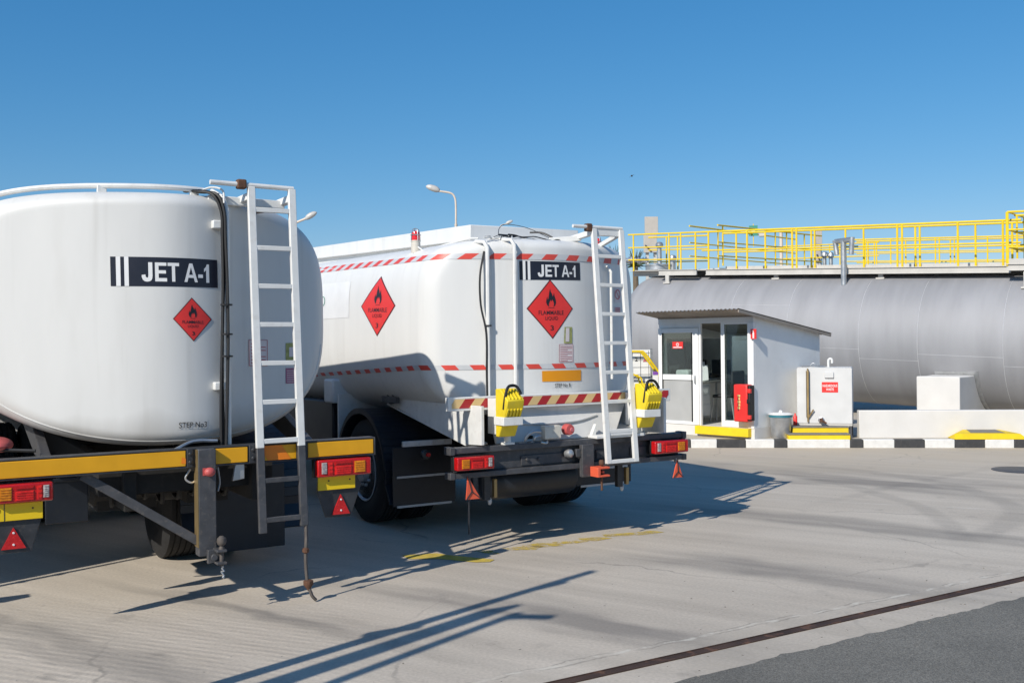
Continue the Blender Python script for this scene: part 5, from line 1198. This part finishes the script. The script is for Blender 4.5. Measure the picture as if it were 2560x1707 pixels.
# ------------------------------------------------------------------ white booth
BF = Frame((3.974, 16.844), -47); Z0 = .124
def booth():
    t = thing('guard_booth', BF, (-1, 1, Z0), 'small white booth with corrugated lean-to roof and glazed sliding doors', 'booth')
    MB().box(-1.99, 0, .0, 2.06, Z0, .305).build('floor_plinth', 'concrete_white', t, bev=.006)
    zt = lambda y: 2.15-.131*y
    def wall(poly, f0, f1, nm='wall', m='booth'): return MB().prism(poly, f0, f1).build(nm, m, t)
    # side walls follow the roof slope
    sidep = [(.05, .307), (2.06, .307), (2.06, zt(2.06)), (.05, zt(.05))]
    wall(sidep, lambda y, z: (-.045, y, z), lambda y, z: (0, y, z))
    lf = MB(); A_, B_ = lambda y, z: (-1.99, y, z), lambda y, z: (-1.945, y, z)
    for pg in ([(.05, .307), (2.06, .307), (2.06, 1.02), (.05, 1.02)], [(.05, 1.021), (.14, 1.021), (.14, 1.80), (.05, 1.80)], [(1.94, 1.021), (2.06, 1.021), (2.06, 1.80), (1.94, 1.80)], [(.05, 1.801), (2.06, 1.801), (2.06, zt(2.06)), (.05, zt(.05))]): lf.prism(pg, A_, B_)
    lf.build('wall', 'booth', t)
    lw = MB().box(-1.970, -1.964, .14, 1.94, 1.021, 1.80).build('side_window', 'glass', t)
    mb = MB()
    for y in (.14, 1.02, 1.90): mb.box(-1.998, -1.938, y, y+.04, 1.021, 1.80)
    mb.box(-1.999, -1.936, .14, 1.94, 1.015, 1.045); mb.build('window_frame', 'pvc', lw)
    mb = MB(); zb = zt(2.01)
    mb.box(-1.944, -.046, 2.015, 2.06, .307, 1.10).box(-1.944, -1.88, 2.015, 2.06, 1.10, 1.84).box(-.1, -.046, 2.015, 2.06, 1.10, 1.84).box(-1.944, -.046, 2.015, 2.06, 1.84, zb-.01); mb.build('rear_wall', 'int_wall', t)
    wn = MB().box(-1.88, -.1, 2.03, 2.036, 1.10, 1.84).build('rear_window', 'glass', t)
    mb = MB()
    for x in (-1.88, -1.0, -.13): mb.box(x, x+.03, 2.008, 2.05, 1.10, 1.84)
    mb.box(-1.88, -.1, 2.0, 2.05, 1.08, 1.11); mb.build('window_frame', 'pvc', wn)
    # front: header, jambs
    MB().box(-1.99, 0, .0, .05, 2.055, 2.15).build('header', 'booth', t)
    MB().box(-1.98, -1.105, .008, .045, 1.985, 2.054).build('over_panel', 'booth', t)
    mb = MB(); mb.box(-.115, .0, -.012, .05, .306, 2.054); mb.build('corner_jamb', 'pvc', t, bev=.006)
    MB().box(-1.105, -1.070, .0, .05, .306, 2.054).build('door_post', 'pvc', t, bev=.004)
    # left glazed panel
    mb = MB(); mb.box(-1.985, -1.905, -.015, .04, .306, 1.98).box(-1.235, -1.107, -.015, .04, .306, 1.98).box(-1.904, -1.236, -.015, .04, 1.90, 1.98).box(-1.904, -1.236, -.015, .04, 1.075, 1.17).box(-1.904, -1.236, -.015, .04, .306, .36)
    dr = mb.build('glazed_door', 'pvc', t, bev=.005)
    MB().box(-1.904, -1.236, .008, .014, 1.17, 1.90).build('pane', 'glass', dr); MB().box(-1.904, -1.236, .006, .016, .36, 1.075).build('lower_panel', 'frost', dr)
    mb = MB(); mb.box(-1.26, -1.247, -.017, .0, .35, 1.90).box(-1.90, -1.887, -.017, .0, .35, 1.9); mb.build('gasket', 'black', dr)
    st = MB().box(-1.68, -1.45, .002, .007, 1.625, 1.745).build('no_smoking_sticker', 'placard', dr)
    mb = MB(); N = 16
    for k in range(N):
        a, b_ = 2*pi*k/N, 2*pi*(k+1)/N; mb.add([(-1.565+r*cos(x), 0, 1.695+r*sin(x)) for r, x in ((.022, a), (.032, a), (.032, b_), (.022, b_))], [(0, 1, 2, 3)])
    mb.box(-1.585, -1.545, -.001, .001, 1.692, 1.70); mb.box(-1.66, -1.47, -.001, .001, 1.638, 1.655); mb.build('prohibition_ring', 'letter', st, fixn=False)
    MB().box(-1.18, -1.16, -.045, -.016, 1.02, 1.16).build('handle', 'steel', dr, bev=.004)
    # sliding panel on the right
    mb = MB(); mb.box(-.660, -.575, .012, .05, .31, 2.054).box(-.1195, -.116, .012, .05, .31, 2.054).box(-.5745, -.12, .012, .05, .31, .415).box(-.5745, -.12, .012, .05, 2.03, 2.054)
    sd = mb.build('sliding_door', 'pvc', t, bev=.004); MB().box(-.5745, -.12, .028, .034, .415, 2.03).build('pane', 'glass', sd)
    mb = MB(); mb.box(-.578, -.570, .006, .02, .41, 2.03); mb.build('gasket', 'black', sd)
    MB().box(-1.138, -.058, -.10, -.0, .165, .302).build('threshold_step', 'yellow_conc', t, bev=.006)
    # corrugated roof
    mb = MB(); nx = 150; x0, x1 = -2.02, .11; y0, y1 = -.58, 2.3
    zr = lambda x, y: 2.255+.14*(-.58-y)*1.0+.014*sin(2*pi*x/.082)
    for dzz in (0, .006):
        mb.grid(lambda u, v, dzz=dzz: Vector((x0+(x1-x0)*u, y0+(y1-y0)*v, zr(x0+(x1-x0)*u, y0+(y1-y0)*v)+dzz)), nx, 2)
    rf = mb.build('roof', 'roof', t, smooth=80, fixn=False)
    mb = MB(); mb.bar((.095, y0+.02, zr(.1, y0)-.035), (.095, y1-.02, zr(.1, y1)-.035), .02, .05); mb.bar((x0+.02, .02, 2.155), (x1-.02, .02, 2.155), .04, .02); mb.build('roof_batten', 'roof', rf)
    MB().box(-1.94, -.05, .06, 2.01, 1.835, 1.85).build('ceiling', 'int_wall', t) if False else None
    return t
booth()
P_ = lambda g, x, y, yy: BF.on_y(g(x, y), yy)
# inside the booth
t = thing('desk', BF, (-1.65, 1.0, .305), 'grey desk with drawers along the left side of the booth, seen through the doorway', 'desk')
MB().box(-1.93, -1.36, .30, 1.75, 1.0, 1.03).build('top', 'wood', t, bev=.004)
dw = MB().box(-1.80, -1.40, .34, .72, .42, .998).build('drawer_unit', 'int_wall', t, bev=.004)
for z in (.55, .72, .88): MB().box(-1.398, -1.386, .37, .69, z-.06, z+.07).build('drawer_front', 'int_wall', dw, bev=.003)
for y in (.9, 1.70): MB().tube([(-1.40, y, .306), (-1.40, y, 1.0)], .018, 8).build('leg', 'steel', t)
t = thing('office_chair', BF, (-1.1, .85, .305), 'dark upholstered chair with chrome legs inside the booth beside the desk', 'chair')
MB().box(-1.32, -.90, .65, 1.05, .74, .80).build('seat', 'darkcloth', t, bev=.03)
MB().box(-.93, -.88, .66, 1.04, .82, 1.22).build('backrest', 'darkcloth', t, bev=.025)
for x, y in ((-1.30, .67), (-.92, .67), (-1.30, 1.03), (-.92, 1.03)): MB().tube([(x, y, .75), (x+(.07 if x > -1.1 else -.07), y, .307)], .013, 8).build('leg', 'steel', t)
mb = MB(); mb.bar((-1.62, .70, 1.033), (-1.72, .80, 1.36), .012, .24, (.9, .3, 0)); mb.bar((-1.55, .70, 1.033), (-1.64, .80, 1.30), .010, .22, (.9, .3, 0))
solo(mb, 'paper_sheaf', 'paper', BF, 'white papers propped up on the desk in the booth doorway', 'papers')
mb = MB().box(-1.90, -1.62, .36, .66, 1.031, 1.24); solo(mb, 'printer', 'int_wall', BF, 'pale grey printer on the desk behind the left window of the booth', 'printer', bev=.03)
t = thing('monitor', BF, (-1.7, 1.4, 1.031), 'dark computer monitor at the far end of the booth desk', 'monitor')
MB().box(-1.90, -1.48, 1.45, 1.48, 1.13, 1.40).build('screen', 'black', t, bev=.008); MB().box(-1.74, -1.64, 1.40, 1.52, 1.031, 1.045).build('foot', 'black', t); MB().box(-1.71, -1.67, 1.475, 1.49, 1.045, 1.2).build('neck', 'black', t)
# fire box and sign on its corner
t = thing('extinguisher_cabinet', BF, (-.15, -.1, .42), 'tall red plastic extinguisher box fixed to the right corner of the booth front', 'fire box')
MB().box(-.285, -.02, -.175, -.013, .42, 1.035).build('body', 'red_plastic', t, bev=.02)
MB().box(-.019, .03, -.165, -.03, .44, 1.02).build('hinge_strip', 'black', t, bev=.012)
for z in (.50, .76, .93): MB().box(-.03, .042, -.178, -.13, z-.035, z+.035).build('latch', 'red_plastic' if z != .76 else 'black', t, bev=.008)
mb = MB()
for k in range(5): mb.box(-.205+.006*(k % 2), -.155+.004*(k % 3), -.178, -.174, .63+k*.05, .665+k*.05)
mb.build('printed_emblem', 'gold', t)
MB().box(-.20, -.185, -.179, -.174, .60, .86).build('printed_line', 'ink', t)
a, b_ = P_(R3, 1292, 272, -.05), P_(R3, 1355, 380, -.05); x0, x1, z0, z1 = a.x, b_.x, b_.z, a.z
t = thing('extinguisher_sign', BF, ((x0+x1)/2, -.05, z0), 'small red and white extinguisher sign projecting at the booth corner', 'sign')
MB().box(x0, x1, -.055, -.045, z0, z1).build('panel', 'placard', t); w = x1-x0
mb = MB().box(x0+w*.36, x0+w*.64, -.058, -.055, z0+.012, z0+.105).box(x0+w*.43, x0+w*.57, -.058, -.055, z0+.105, z0+.13).box(x0+w*.25, x0+w*.5, -.058, -.055, z0+.128, z0+.142); mb.build('symbol', 'letter', t)
MB().box(x0+w*.2, x0+w*.8, -.045, -.012, z0+.02, z0+.04).build('bracket', 'steel', t)

# ------------------------------------------------------------------ hazardous waste tank with steps
c = K.w(K.on_y(R4(130, 775), .52)); WF = Frame((c.x, c.y), -20)
wx = WF.on_y(R4(670, 775), 0).x; wt = WF.on_y(R4(400, 236), 0).z; wb = WF.on_y(R4(400, 777), 0).z
q = lambda x, y: WF.on_y(R4(x, y), 0)
def waste():
    t = thing('waste_tank', WF, (wx/2, .3, Z0), 'white square hazardous waste tank with red sign, standing behind yellow steps', 'waste tank')
    bd = MB().box(0, wx, 0, .62, wb, wt).build('body', 'wtank', t, bev=.006)
    MB().box(.01, wx-.01, .01, .61, wt, wt+.012).build('lid', 'wtank', t, bev=.004)
    a, b_ = q(370, 372), q(530, 474); fl = lambda x, z, o: Vector((x, -o, z))
    sg = MB().box(a.x, b_.x, -.004, 0, b_.z, a.z).build('sign', 'placard', t); rc = [(a.x, b_.z), (b_.x, b_.z), (b_.x, a.z), (a.x, a.z)]
    mb = MB(); d_text(mb, 'HAZARDOUS', sub(rc, .05, .95, .53, .77), fl, .006, 0, .02); d_text(mb, 'WASTE', sub(rc, .26, .74, .18, .42), fl, .006, 0, .02); mb.build('lettering', 'letter', sg, fixn=False)
    a, b_ = q(398, 272), q(487, 332); MB().box(a.x, b_.x, -.03, 0, b_.z, a.z).build('plate', 'wtank', t, bev=.008)
    a, b_ = q(232, 262), q(232, 715)
    g = MB().box(a.x-.018, a.x+.018, -.04, -.012, b_.z, a.z).build('level_gauge', 'brass', t, bev=.004)
    mb = MB().box(a.x-.026, a.x-.019, -.045, 0, b_.z, a.z).box(a.x+.019, a.x+.026, -.045, 0, b_.z, a.z); mb.build('gauge_guard', 'frame2', g)
    mb = MB().tube([(a.x, -.03, a.z+.04), (a.x, -.03, a.z)], .012, 8).tube([(a.x, -.03, b_.z), (a.x, -.03, b_.z-.08)], .014, 8).tube([(a.x, -.03, b_.z-.02), (a.x+.09, -.05, b_.z+.13)], .013, 8); mb.build('gauge_cock', 'brass', g)
    a = q(365, 742); mb = MB().lathe([(.05, 0), (.05, .03), (.03, .04), (.03, .09)], (a.x, 0, a.z), (0, -1, 0), 14); v = mb.build('outlet', 'steel', t)
    mb = MB().box(a.x-.02, a.x+.03, -.11, -.05, a.z-.03, a.z+.035).tube([(a.x+.01, -.08, a.z), (a.x+.09, -.08, a.z-.05)], .015, 8); mb.build('valve', 'rust', v)
    a = q(275, 225); mb = MB().lathe([(.20, 0), (.20, .02), (.17, .025)], (a.x, .25, wt+.012), (0, 0, 1), 24).tube([(a.x-.05, .25, wt+.03), (a.x-.01, .25, wt+.075), (a.x+.03, .25, wt+.075), (a.x+.07, .25, wt+.03)], .008, 6); mb.build('hatch', 'steel', t)
    a, b_ = q(425, 150), q(462, 150); mb = MB().tube(curve_pts([(a.x, .3, wt), (a.x, .3, a.z-.03), (a.x+.02, .3, a.z), (b_.x-.01, .3, a.z), (b_.x, .3, a.z-.03), (b_.x, .3, a.z-.07)], 4), .020, 10); mb.build('vent_elbow', 'white', t)
    mb = MB().box(0, wx, .0, .62, wb-.035, wb-.002); st = mb.build('stand', 'deck', t)
    for x, y in ((.03, .03), (wx-.03, .03), (.03, .58), (wx-.03, .58)): MB().box(x-.025, x+.025, y-.025, y+.025, Z0, wb-.036).build('leg', 'frame2', st)
waste()
mb = MB(); mb.box(1.685, 2.668, .03, .30, Z0, .205, 0).box(1.68, 2.673, .02, .30, .205, .222, 1).box(1.79, 2.70, .30, .62, Z0, .30, 0).box(1.78, 2.71, .29, .62, .30, .322, 1)
solo(mb, 'entry_steps', ['yellow_conc', 'grey_conc'], K, 'two yellow-faced steps in front of the hazardous waste tank', 'steps', bev=.004)
cx, cy = K.on_y(R3(1620, 1300), .30).x, .30
t = thing('rubbish_bin', K, (cx, cy, Z0), 'round galvanised bin with white lid between the booth and the yellow steps', 'bin')
MB().lathe([(.145, 0), (.15, .01), (.185, .365)], (cx, cy, Z0), (0, 0, 1), 28).build('bucket', 'steel', t)
MB().lathe([(.190, .355), (.195, .36), (.193, .395), (.188, .396)], (cx, cy, Z0), (0, 0, 1), 28).build('rim', 'teal', t)
MB().lathe([(.200, .396), (.203, .402), (.14, .425), (.03, .432), (.03, .45), (.022, .465), (.004, .47)], (cx, cy, Z0), (0, 0, 1), 28).build('lid', 'pvc', t)
x = K.on_y(R4(110, 740), .62).x
mb = MB().lathe([(.035, 0), (.035, .14), (.015, .17), (.012, .2)], (x, .62, .32), (0, 0, 1), 12); solo(mb, 'gas_canister', 'red_plastic', K, 'little red canister beside the left foot of the waste tank', 'canister')

# ------------------------------------------------------------------ stairs and board beyond the far tanker
SF = Frame((2.2, 19.2), 0)
t = thing('notice_board', Frame((2.05, 19.35), 0), (0, 0, .1), 'white notice board with a black grid standing left of the booth', 'notice board')
MB().box(-.45, .56, 0, .03, .78, 1.60).build('panel', 'pvc', t)
mb = MB()
for k in range(7): x = -.40+k*.155; mb.box(x-.004, x+.004, -.003, 0, .78, 1.58)
for k in range(6): z = .86+k*.135; mb.box(-.45, .55, -.003, 0, z-.004, z+.004)
mb.build('grid_lines', 'ink', t)
fl = lambda x, z, o: Vector((x, -o, z)); mb = MB(); d_text(mb, '2', [(.27, 1.38), (.32, 1.38), (.32, 1.455), (.27, 1.455)], fl, .004); mb.build('lettering', 'ink', t, fixn=False)
mb = MB()
for x, z in ((.28, .87), (.45, 1.37)): d_poly(mb, [(0, 0), (1, 0), (.5, 1)], [(x-.03, z), (x+.05, z), (x+.05, z+.09), (x-.03, z+.09)], fl, .005)
mb.build('red_mark', 'sticker_line', t, fixn=False)
for x in (-.40, .52): MB().box(x-.02, x+.02, .032, .07, .1, 1.55).build('post', 'steel', t)
MB().box(.555, .60, -.02, .04, .70, 1.62).build('edge_post', 'steel', t)
# white wall and stair
mb = MB().box(.4, 2.75, 19.6, 19.85, .1, 1.0); solo(mb, 'low_wall', 'concrete_white', WORLD, 'white wall end behind the metal stair, left of the booth', 'wall', bev=.01)
t = thing('metal_stairs', WORLD, (2.4, 19, .1), 'grey metal stair with yellow handrail beside the booth, behind the far tanker', 'stairs')
for y in (18.75, 19.2): MB().bar((2.90, y, .13), (1.75, y, 1.20), .03, .13, (0, 1, 0)) and MB().bar((2.92, y, .14), (1.75, y, 1.22), .035, .14).build('stringer', 'steel', t)
for k in range(6):
    x = 2.80-k*.18; z = .25+k*.167; MB().box(x-.11, x+.11, 18.77, 19.18, z-.012, z+.012).build('tread', 'steel', t)
for y in (18.75, 19.2):
    mb = MB().tube(curve_pts([(1.7, y, 1.575), (2.30, y, 1.57), (2.42, y, 1.545), (2.60, y, 1.31), (2.80, y, 1.03)], 5), .020, 8)
    mb.tube([(1.7, y, 1.15), (2.28, y, 1.14), (2.36, y, 1.08), (2.39, y, .95)], .016, 8); h = mb.build('handrail', 'rail', t)
    for x, zb, zt in ((2.72, .25, 1.12), (2.05, .85, 1.57)): MB().tube([(x, y, zb), (x, y, zt)], .018, 8).build('post', 'rail', h)
a, b_ = on_d(*R3(225, 735), 18.9), on_d(*R3(285, 770), 18.9)
mb = MB().box(a.x, b_.x, 18.9, 18.93, b_.z-.35, a.z); mb.m = [0]*6; mb.box(a.x+.002, b_.x-.002, 18.894, 18.9, b_.z, a.z, 1); mb.box(a.x-.02, b_.x+.03, 18.9, 18.93, .1, b_.z-.35, 0)
solo(mb, 'control_box', ['pvc', 'purple'], WORLD, 'narrow white box with a purple label between stair and booth', 'box')

# ------------------------------------------------------------------ lamps, palms, bird
def lamp(D, foot_u, bend, armend, head0, head1, label, r=.055):
    pb = on_d(*bend, D); fr = Frame((on_d(foot_u, 853, D).x, D), 0); L_ = lambda p: fr.loc(on_d(*p, D))
    t = thing('street_lamp', fr, (0, 0, 0), label, 'street lamp', 'cream street lamps beyond the tankers')
    b_ = L_(bend); e = L_(armend); b_ = Vector((0, 0, b_.z))
    zc = b_.z-1.3*D/45
    mb = MB().tube([(0, 0, 0), (0, 0, zc)], [r*1.5, r*1.05], 12).tube([(0, 0, zc-.02), (0, 0, zc+.05)], r*1.2, 12)
    mb.build('pole', 'pole', t)
    d = (e-b_); mb = MB().tube(curve_pts([(0, 0, zc), (0, 0, b_.z-.35*D/45), (d.x*.10, 0, b_.z-.02), (d.x*.35, 0, b_.z+d.z*.35+.05), (e.x, 0, e.z)], 6), r*.8, 10); mb.build('arm', 'pole', t)
    h0, h1 = L_(head0), L_(head1); ax = (h1-h0); l = ax.length; ax.normalize(); w = l*.26
    mb = MB(); up = Vector((0, 1, 0)).cross(ax); up = up if up.z > 0 else -up; vs = []; n = 12; st = [(0, .35), (.06, .62), (.25, .95), (.5, 1.), (.75, .85), (.92, .55), (1, .2)]
    for s_, k in st:
        for j in range(n):
            a = 2*pi*j/n; vs.append(h0+ax*l*s_+Vector((0, 1, 0))*w*.8*k*cos(a)+up*w*k*sin(a)*(.72 if sin(a) < 0 else 1))
    fs = [(i*n+j, i*n+(j+1) % n, (i+1)*n+(j+1) % n, (i+1)*n+j) for i in range(len(st)-1) for j in range(n)]+[tuple(range(n)), tuple(range((len(st)-1)*n, len(st)*n))]
    mb.add(vs, fs); mb.build('lamp_head', 'lamp_head', t, smooth=60)
lamp(45, 1143, (1137, 489), (1096, 478), (1099, 478), (1065, 466), 'tall cream street lamp rising behind the far tanker, head pointing left')
lamp(38, 722, (736, 572), (766, 546), (764, 548), (792, 531), 'street lamp head peeking out above the right shoulder of the near tanker')
lamp(75, 1252, (1257, 567), (1267, 560), (1265, 560), (1282, 552), 'tiny distant street lamp just showing over the far tanker housing', .06)
def palm(u, v, D, label, seed):
    rr = random.Random(seed); p = on_d(u, v, D); fr = Frame((p.x, D), 0); H_ = p.z-.5
    t = thing('palm_tree', fr, (0, 0, 0), label, 'palm tree', 'palm trees far behind the silver tank')
    MB().tube([(0, 0, 0), (.05, 0, H_*.5), (0, 0, H_)], [.22, .16, .14], 10).build('trunk', 'trunk', t)
    mb = MB()
    for k in range(46):
        a = rr.uniform(0, 2*pi); e = rr.uniform(.1, 1.35); L_ = rr.uniform(.7, 1.15); pts = []
        for i in range(6):
            s = i/5; rad = L_*s*cos(e); z = L_*s*sin(e)-.25*s*s*cos(e); pts.append((rad*cos(a), rad*sin(a), H_+z))
        mb.tube(pts, [.03, .028, .024, .018, .012, .003], 4)
    mb.build('crown', 'frond', t)
palm(1536, 632, 55, 'spiky palm tip showing between the rungs of the far tanker ladder', 1)
palm(1588, 642, 52, 'spiky palm tip left of the tan board, behind the yellow end rail', 2)
p = on_d(1579.5, 440, 60); fr = Frame((p.x, p.y), 0)
mb = MB().sphere((0, 0, p.z), (.055, .11, .05), 0, 8)
for s in (-1, 1): mb.add([(s*.03, -.04, p.z+.02), (s*.03, .05, p.z+.02), (s*.16, .04, p.z+.09*s-.02), (s*.15, -.02, p.z+.09*s-.02), (s*.03, .0, p.z+.035)], [(0, 1, 2, 3), (0, 3, 4), (1, 4, 2), (4, 3, 2)])
mb.add([(-.02, .09, p.z), (.02, .09, p.z), (.04, .19, p.z-.01), (-.04, .19, p.z-.01), (0, .1, p.z+.02)], [(0, 1, 2, 3), (0, 4, 1), (0, 3, 4), (1, 4, 2), (3, 2, 4)])
solo(mb, 'bird', 'bird', fr, 'tiny dark bird flying alone in the blue sky', 'bird')

# ------------------------------------------------------------------ invented stand left of the frame, added to cast the foreground shadow
SUN_AZ, SUN_EL = RAD(54), RAD(34)      # heading of the sunlight over the ground, sun elevation
sh = Vector((cos(SUN_AZ), sin(SUN_AZ), 0)); kk = 1/math.tan(SUN_EL)
def caster(tip, h): return Vector((tip[0], tip[1], 0))-sh*(h*kk)
a = caster((.60, 7.907), 3.6); FS = Frame((a.x, a.y), 31)
def stand():
    t = thing('shadow_stand', FS, (0, 0, 0), 'invented stand beyond the left edge, added to cast the long shadow on the concrete', 'shadow stand')
    pl = Vector((-sh.y, sh.x, 0)); lean = lambda q, k: FS.loc(FS.w(q)+pl*k)
    b0 = lean((0, 0, 0), .42)
    MB().tube([b0, (0, 0, 3.6)], [.06, .04], 12).build('post', 'white', t)
    MB().tube([(-.26, -.05, 3.27), (.06, .02, 3.27)], .04, 10).build('cross_bar', 'white', t)
    MB().tube([b0.lerp(Vector((0, 0, 3.6)), .62)+Vector((-.2, 0, 0)), b0.lerp(Vector((0, 0, 3.6)), .62)+Vector((.12, 0, 0))], .045, 10).build('cross_bar', 'white', t)
    c = FS.loc(caster((-.07, 6.84), 3.35)); c1 = lean(c, .22)
    mb = MB(); w0, w1 = .19, .15; mb.hexa([(c1.x-w0, c1.y, .1), (c1.x+w0, c1.y, .1), (c1.x+w0, c1.y+.05, .1), (c1.x-w0, c1.y+.05, .1), (c.x-w1, c.y, 3.35), (c.x+w1, c.y, 3.35), (c.x+w1, c.y+.05, 3.35), (c.x-w1, c.y+.05, 3.35)]); mb.build('shadow_panel', 'white', t, bev=.01)
    g = FS.loc(caster((-.071, 6.597), 3.42)); e = FS.loc(caster((.236, 6.622), 3.39))
    MB().tube(curve_pts([(g.x, g.y, 0), (g.x, g.y, 1.5), (g.x, g.y, 3.32), (g.x+(e.x-g.x)*.2, g.y+(e.y-g.y)*.2, 3.43), (e.x, e.y, 3.38)], 6), .04, 10).build('shadow_pipe', 'steel', t)
    MB().bar((b0.x, b0.y, .1), (c1.x, c1.y, .1), .06, .06).build('foot_beam', 'frame', t); MB().bar((c1.x, c1.y, .1), (g.x, g.y, .1), .06, .06).build('foot_beam', 'frame', t)
stand()

# ------------------------------------------------------------------ sky, sun, camera
w = bpy.data.worlds.new('World'); S.world = w; w.use_nodes = True; nt = w.node_tree
bg = nt.nodes['Background']; sky = nt.nodes.new('ShaderNodeTexSky'); sky.sky_type = 'NISHITA'; sky.sun_disc = False
sky.sun_elevation = SUN_EL; sky.sun_rotation = math.atan2(-sh.x, -sh.y)
sky.air_density = 1.0; sky.dust_density = .1; sky.ozone_density = 6.0; sky.altitude = 0
hs = nt.nodes.new('ShaderNodeHueSaturation'); hs.inputs['Saturation'].default_value = 1.2; hs.inputs['Hue'].default_value = .5
nt.links.new(sky.outputs[0], hs.inputs['Color']); sx = nt.nodes.new('ShaderNodeSeparateColor'); cx_ = nt.nodes.new('ShaderNodeCombineColor'); nt.links.new(hs.outputs[0], sx.inputs[0])
for i, (e_, k_) in enumerate(((.95, 1.05), (.74, 1.45), (.64, 1.96))):     # deep, even blue of a dry clear afternoon
    pw = nt.nodes.new('ShaderNodeMath'); pw.operation = 'POWER'; pw.inputs[1].default_value = e_; ml = nt.nodes.new('ShaderNodeMath'); ml.operation = 'MULTIPLY'; ml.inputs[1].default_value = k_
    nt.links.new(sx.outputs[i], pw.inputs[0]); nt.links.new(pw.outputs[0], ml.inputs[0]); nt.links.new(ml.outputs[0], cx_.inputs[i])
nt.links.new(cx_.outputs[0], bg.inputs[0]); bg.inputs[1].default_value = .083
sl = bpy.data.lights.new('sun', 'SUN'); sl.energy = 3.8; sl.angle = RAD(.5); sl.color = (1, .94, .84)
so = bpy.data.objects.new('sun', sl); COL.objects.link(so)
dirv = Vector((sh.x*cos(SUN_EL), sh.y*cos(SUN_EL), -sin(SUN_EL))); so.rotation_euler = dirv.to_track_quat('-Z', 'Y').to_euler(); so.location = (-10, -15, 20)
cam = bpy.data.cameras.new('camera'); cam.lens = 36; cam.sensor_width = 36; cam.clip_end = 3000
co = bpy.data.objects.new('camera', cam); COL.objects.link(co); co.location = (0, 0, CAM_H)
co.matrix_world = Matrix.Translation((0, 0, CAM_H)) @ Matrix.Rotation(RAD(90), 4, 'X') @ Matrix.Rotation(-ROLL, 4, 'Z')
S.camera = co
S.view_settings.view_transform = 'Standard'; S.view_settings.look = 'None'; S.view_settings.gamma = 1; S.view_settings.exposure = .33
